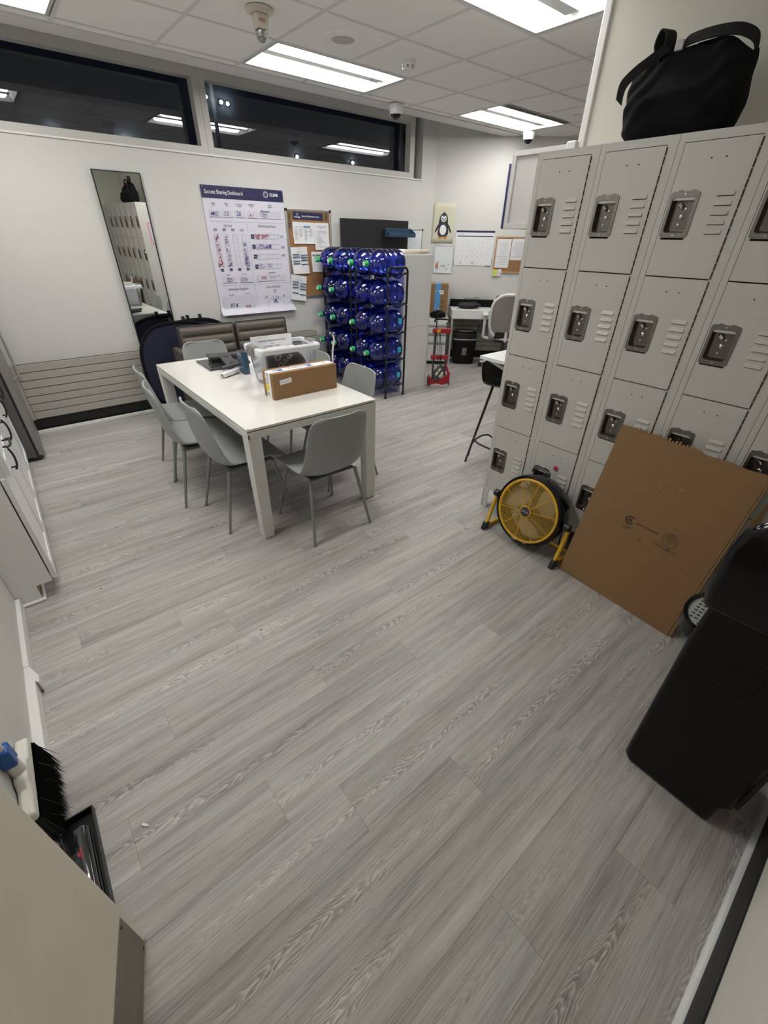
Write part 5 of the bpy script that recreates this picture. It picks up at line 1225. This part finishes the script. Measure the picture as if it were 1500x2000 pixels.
MB().prism([(-.07, .10), (-.02, .07), (.10, .22), (.06, .27), (.015, .29), (-.08, .20)], 0, .02, frame((0, .015, 0), XD, ZD)).build('folded_plate', DARKGREY, t, bevel=.006)
hl = MB(frame((0, -.006, 0), XD, ZD)); hl.poly([(-.05, .17), (-.03, .15), (.0, .19), (-.03, .215)], 0).poly([(.0, .14), (.02, .13), (.065, .19), (.04, .21)], 0).poly([(-.02, .225), (.005, .20), (.03, .235), (.01, .255)], 0); hl.build('plate_opening', CREAM, t, smooth=False)
MB().tube([(-.06, .03, .68), (-.015, .02, .30), (-.04, .02, .1)], .004, 6).tube([(-.02, .03, .68), (.015, .015, .45), (.01, .02, .17)], .004, 6).tube([(-.03, .03, .68), (.0, .015, .42), (.03, .02, .19)], .004, 6).build('elastic_cord', BLACK, t)
for x in (-.12, .14): MB(frame((x, .075, .065), (0, 1, 0), (0, 0, 1))).lathe([(-.015, 1e-4), (-.015, .05), (-.01, .062), (.01, .062), (.015, .05), (.015, 1e-4)], None, 18).build('wheel', BLACK, t)
MB().strap(catmull([(-.06, .06, .80), (-.07, .05, .88), (-.02, .06, .90), (.01, .06, .84)], 5), (0, 1, 0), .022, .004).build('wrist_strap', WEB, t)

t = TAt('wall_outlet', 'grey outlet plate on the wall under the desk', 'outlet', .80, .062, .40)
MB(WF).box((0, 0, 0), (.11, .15, .006)).build('plate', MIDGREY, t, bevel=.002)
so = MB(WF)
for x in (.03, .08):
    for z in (.045, .105): so.box((x-.012, z-.014, .006), (x+.012, z+.014, .0066))
so.build('sockets', DARKGREY, t, smooth=False)

# office chair
t = TAt('office_chair', 'white framed office chair with grey mesh back at the desk', 'chair', 1.13, .62, 0, R(-6))
# local: faces +y (the wall); back at -y
MB().lathe([(0, .025), (.05, .03), (.06, .028), (.30, .026), (.30, .018), (.42, .018)], Matrix.Translation((0, 0, .06)), 14).build('gas_column', DARKGREY, t)
for k in range(5):
    a = 2*math.pi*k/5+2.9
    ca_, sa_ = math.cos(a), math.sin(a)
    MB().tube([(0.03*ca_, .03*sa_, .105), (.18*ca_, .18*sa_, .095), (.30*ca_, .30*sa_, .075)], [.026, .022, .016], 8).build('base_arm', WPLAST, t)
    cs = frame((.30*ca_, .30*sa_, .030), (ca_, sa_, 0), (0, 0, 1))
    MB(cs).lathe([(-.022, 1e-4), (-.022, .026), (-.006, .030), (.006, .030), (.022, .026), (.022, 1e-4)], None, 14).build('caster', BLACK, t)
MB().prism(rrect(-.23, -.20, .23, .25, .07), .44, .51).build('seat', MESHG, t, bevel=.02, seg=3)
MB().box((-.14, -.10, .395), (.14, .12, .44)).build('mechanism', BLACK, t, bevel=.01)
def bk(u, v, e=0.0):
    x = (u-.5)*2; z = .47+.57*v; hw = .225+.025*math.sin(math.pi*v)-.04*max(0, v-.85)/.15-.03*max(0, .2-v)/.2
    return (x*(hw-e), -.235-.06*v+.05*x*x+.03*(v-.35)**2-.0, z)
o_ = []
for k in range(41):
    a = 2*math.pi*k/40; u = .5+.5*math.copysign(abs(math.cos(a))**.55, math.cos(a)); v = .5+.5*math.copysign(abs(math.sin(a))**.55, math.sin(a)); o_.append(bk(u, v))
MB().tube(o_[:-1], .021, 8, None, True).build('back_frame', WPLAST, t)
MB().grid(lambda u, v: bk(.04+.92*u, .04+.92*v), 10, 14).build('back_mesh', MESHG, t, ang=80)
MB().prism([(-.17, .47), (.17, .47), (.15, .56), (-.15, .56)], 0, .02, frame((0, -.225, 0), XD, ZD)).build('lumbar_pad', BLACK, t, bevel=.005)
MB().grid(lambda u, v: (bk(u, .72+.25*v)[0]*.99, bk(u, .72+.25*v)[1]+.03, bk(u, .72+.25*v)[2]), 8, 4).build('draped_jacket', mat('brown_cloth', (.20, .12, .08), .9), t, ang=80)
MB().tube([(0, -.12, .43), (0, -.25, .45), (0, -.255, .56)], .022, 8).build('back_bracket', WPLAST, t)
for sx_ in (-1, 1):
    MB().tube(catmull([(sx_*.15, .0, .435), (sx_*.285, -.01, .445), (sx_*.305, -.01, .50), (sx_*.305, -.01, .745)], 4), .020, 8).build('arm_post', WPLAST, t)
    MB().box((sx_*.305-.04, -.13, .745), (sx_*.305+.04, .11, .775)).build('arm_pad', WPLAST, t, bevel=.012)

# bar table, stool, wall cabinet behind the lockers
t = thing('bar_table', 'white bar table whose corner shows behind the locker end', 'table', (2.815, 1.20, 0))
MB().box((-.185+.0, .46, .925), (1.10, .885, .95)).box((0, 0, .925), (1.10, .46, .95)).build('tabletop', CABW, t, bevel=.002)
MB().box((.05, .05, .86), (1.05, .80, .925)).build('apron', CABW, t, smooth=False)
for ax in (.30, 1.02):
    for ay in (.06, .70): MB().box((ax, ay, 0), (ax+.05, ay+.05, .86)).build('leg', WPLAST, t, bevel=.003)
MB().tube([(-.12, .86, .922), (.04, .70, .80), (.06, .62, .80)], .014, 6).build('corner_brace', WPLAST, t)
t = thing('bar_stool', 'black bar stool with rounded seat shell beside the lockers', 'stool', (2.955, 1.985, 0), R(180))
# local: faces +y after rotation towards -y (under the table)
PS = catmull([(.17, .66, 0), (.15, .685, 0), (.05, .690, 0), (-.06, .690, 0), (-.13, .705, 0), (-.165, .76, 0), (-.185, .835, 0), (-.192, .875, 0)], 4)
def stf(u, v):
    n_ = len(PS)-1; i = min(int(u*n_), n_-1); p = PS[i].lerp(PS[i+1], u*n_-i); s_ = (v-.5)*2
    hw = .205*(1 if .1 < u < .9 else .80+.2*math.sqrt(max(0, 1-((.1-min(u, 1-u))/.1)**2)))
    return (s_*hw, p.x+.05*s_*s_*max(0, u-.5)*1.6, p.y+.05*s_*s_*(1-u))
MB().grid(stf, 28, 12).build('seat_shell', SATBLK, t, solid=.010, ang=80)
for sx_ in (-1, 1):
    for sy_ in (-1, 1): MB().tube([(sx_*.11, sy_*.10, .685), (sx_*.205, sy_*.205, 0)], [.011, .009], 8).build('leg', BLACK, t)
    MB().tube(catmull([(sx_*.175, -.17, .24), (sx_*.20, -.11, .215), (sx_*.205, 0, .21), (sx_*.20, .11, .215), (sx_*.175, .17, .24)], 4), .008, 8).build('footrest', BLACK, t)
    MB().tube(catmull([(-.195, sx_*.19, .06), (-.12, sx_*.215, .16), (0, sx_*.22, .19), (.12, sx_*.215, .16), (.195, sx_*.19, .06)], 4), .008, 8).build('cross_brace', BLACK, t)
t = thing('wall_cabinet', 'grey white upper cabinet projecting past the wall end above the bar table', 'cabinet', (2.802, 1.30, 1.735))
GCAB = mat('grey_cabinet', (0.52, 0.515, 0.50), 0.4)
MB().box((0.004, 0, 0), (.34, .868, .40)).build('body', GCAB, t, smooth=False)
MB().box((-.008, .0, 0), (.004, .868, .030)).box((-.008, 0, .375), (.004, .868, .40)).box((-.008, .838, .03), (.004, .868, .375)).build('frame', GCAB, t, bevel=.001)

# ============================================================ LEFT SIDE: base cabinets, fridge
def cabinet(y0, label, drawers_open=False, hs=()):
    t = thing('base_cabinet', label, 'cabinet', (-.895, y0, 0), 0, 'white base cabinets on the left')
    L_, D_ = 1.0, .612
    MB().box((0, 0, .10), (D_, L_, .885)).box((0, 0, 0), (D_-.075, .018, .10)).box((0, L_-.018, 0), (D_-.075, L_, .10)).build('body', CABW, t, smooth=False)
    MB().box((D_-.09, .018, .0), (D_-.075, L_-.018, .10)).build('toe_board', WOODF, t, smooth=False)
    MB().box((D_-.075, -.0, 0), (D_-.058, L_, .018)).box((0, -.016 if drawers_open else .0, 0), (D_-.058, 0 if drawers_open else .002, .018)).build('shoe_moulding', TRIMW, t, bevel=.007)
    for k in range(2):
        ya, yb = .006+k*.498, .494+k*.498
        for nm, za, zb in (('door', .108, .705), ('drawer', .715, .870)):
            xo = D_+.006+(.028 if nm == 'drawer' and drawers_open and k == 0 else 0)
            d = MB().box((xo, ya, za), (xo+.014, yb, zb)).box((xo+.014, ya, za), (xo+.020, ya+.055, zb)).box((xo+.014, yb-.055, za), (xo+.020, yb, zb)).box((xo+.014, ya+.055, za), (xo+.020, yb-.055, za+.055)).box((xo+.014, ya+.055, zb-.055), (xo+.020, yb-.055, zb)).build(nm, CABW, t, bevel=.001)
            hy = yb-.03 if nm == 'door' else (ya+yb)/2
            if nm == 'door': hp = [(xo+.020, hy, .715-.10), (xo+.046, hy, .715-.10)]; pts = catmull([(xo+.036, hy, .700), (xo+.048, hy, .672), (xo+.052, hy, .633), (xo+.048, hy, .594), (xo+.036, hy, .566)], 4); posts = (.684, .582)
            if nm == 'door':
                b_ = MB().tube(pts, .0055, 8)
                for pz_ in posts: b_.tube([(xo+.020, hy, pz_), (xo+.046, hy, pz_)], .005, 8)
            else:
                b_ = MB().tube(catmull([(xo+.036, hy-.065, .79), (xo+.050, hy-.04, .79), (xo+.052, hy, .79), (xo+.050, hy+.04, .79), (xo+.036, hy+.065, .79)], 4), .0055, 8)
                for py_ in (-.05, .05): b_.tube([(xo+.020, hy+py_, .79), (xo+.046, hy+py_, .79)], .005, 8)
            b_.build('handle', BLACK, d)
    return t
cabinet(2.440, 'white base cabinet nearest to us on the left wall, open drawer', True)
cabinet(3.442, 'white base cabinet on the left wall between the first cabinet and the fridge')
t = thing('worktop', 'white worktop slab lying over the left base cabinets', 'worktop', (-.897, 2.437, .8865))
MB().box((0, 0, 0), (.630, 2.005, .030)).build('slab', TABLE, t, bevel=.004)
t = thing('refrigerator', 'grey refrigerator in the far left corner by the radiator', 'refrigerator', (-.86, 4.452, 0))
MB().box((0, 0, .035), (.662, .70, 1.74)).build('body', FRIDGED, t, bevel=.004)
MB().box((.676, .0, .045), (.722, .70, 1.10)).build('lower_door', FRIDGE, t, bevel=.006)
MB().box((.676, .0, 1.11), (.722, .70, 1.74)).build('freezer_door', FRIDGE, t, bevel=.006)
MB().box((.660, .01, .05), (.678, .69, 1.735)).build('door_gasket', BLACK, t, smooth=False)
MB().box((.02, .01, .0), (.60, .69, .035)).build('plinth', BLACK, t, smooth=False)
MB().box((.63, .004, .012), (.70, .06, .045)).build('hinge', BLACK, t, bevel=.004)
for z0, z1 in ((.55, 1.05), (1.16, 1.55)): MB().tube([(.722, .64, z0), (.765, .64, z0+.03), (.765, .64, z1-.03), (.722, .64, z1)], .010, 8).build('handle', ALU, t)

# ============================================================ NEAR LEFT: broom, tray, dust cup, litter
t = thing('push_broom', 'white broom with black bristles and blue clip against the left wall', 'broom', (-.429, 1.215, 0))
hb = [(-.145, .0), (.145, .0), (.150, .02), (.145, .042), (.06, .050), (.035, .075), (-.035, .075), (-.06, .050), (-.145, .042), (-.150, .02)]
MB(frame((-.010, 0, .205), (0, 1, 0), (0, 0, 1), (1, 0, 0))).prism(hb, -.018, .018).build('head_block', BROOMW, t, bevel=.010, seg=3)
MB().lathe([(.25, .021), (.285, .020), (.325, .019), (.34, .018)], Matrix.Translation((-.012, 0, 0)), 16).build('socket', BROOMW, t)
MB().cbox((-.012, 0, .36), (.036, .046, .075)).build('blue_clip', BLUEP, t, bevel=.006)
MB().tube([(-.012, 0, .34), (-.020, -.03, 1.42)], .0115, 10).build('handle', BROOMW, t)
br = MB(); rnd = random.Random(2)
for _ in range(1500):
    y_ = rnd.uniform(-.143, .143); x_ = rnd.uniform(-.022, .014)
    fx = x_*1.2+.016+rnd.uniform(-.010, .008); fy = y_*1.10+rnd.uniform(-.010, .010); zt = rnd.uniform(.003, .022)
    if rnd.random() < .015: fx += rnd.uniform(.015, .045); fy += rnd.uniform(-.03, .03); zt = rnd.uniform(.02, .09)
    if y_ < -.055: zt += .030
    s_ = .0024; fx = max(fx, -.025)
    br.add([(x_-s_, y_-s_, .207), (x_+s_, y_-s_, .207), (x_, y_+s_, .207), (fx, fy, zt)], [(0, 1, 3), (1, 2, 3), (2, 0, 3)])
o = br.build('bristles', BRIS, t, smooth=False); o['kind'] = 'stuff'
t = thing('boot_tray', 'low black tray with raised rim on the floor behind the door', 'tray', (-.4245, .722, 0))
MB().box((0, 0, 0), (.092, .420, .006)).build('base', SATBLK, t, smooth=False)
MB().box((0, 0, .006), (.005, .42, .028)).box((.087, 0, .006), (.092, .42, .028)).box((.005, 0, .006), (.087, .005, .028)).box((.005, .415, .006), (.087, .42, .028)).build('rim', BLACK, t, bevel=.0015)
t = thing('dust_cup', 'smoky clear vacuum dust cup with red mark lying in the tray', 'dust cup', (-.379, .905, .0065))
CPM = frame((0, -.13, .0405), (1, 0, 0), (0, 0, 1), (0, -1, 0))
MB(frame((0, -.125, .0325), (1, 0, 0), (0, 0, 1), (0, -1, 0))).prism(rrect(-.039, -.032, .032, .036, .020, 5), -.285, .0).build('shell', SMOKE, t, bevel=.006)
MB().box((-.028, -.12, .004), (.022, .10, .030)).build('filter', BLACK, t, bevel=.008)
MB(frame((.006, .072, .0692), (0, 1, 0), (-1, 0, 0))).poly([(-.018, -.003), (.018, -.003), (.018, .001), (-.018, .001)]).poly([(-.009, .003), (.009, .003), (0, .011)]).build('red_mark', REDP, t, smooth=False)
t = tag(MB(Matrix.Translation((-.209, .976, 0)) @ Matrix.Rotation(R(-50), 4, 'Z')).box((-.013, -.004, 0), (.006, .004, .004)).box((.006, -.003, 0), (.012, .003, .003)).build('paper_scrap', PWHITE, None, bevel=.001), 'tiny white paper scrap lying on the floor planks', 'litter')
for k, (x, y_) in enumerate(((.07, 4.05), (.10, 2.95), (-.10, 2.35), (.47, 1.52))):
    tag(MB(Matrix.Translation((x, y_, 0))).lathe([(0, .004), (.003, .003), (.004, 1e-4)], None, 7).build('dirt_crumb', LOCKD), ['dark crumb on the floor near the radiator', 'dark crumb on the floor near the left base cabinets', 'dark crumb on the floor beside the near end of the left cabinets', 'dark crumb on the bare floor in the middle'][k], 'litter')

# small pieces joined into one part that nobody could pick apart
for o in list(bpy.data.objects):
    if o.parent and o.name.split('.')[0] in ('vent_openings', 'lift_latch', 'side_vents', 'purple_marks', 'red_handwriting', 'grid_holes', 'screw_heads', 'corrugation', 'vent_slots', 'screws', 'elastic_cord', 'taps', 'hinge', 'grey_lines', 'navy_print', 'tape_print', 'grill', 'rear_grill'): o['kind'] = 'stuff'
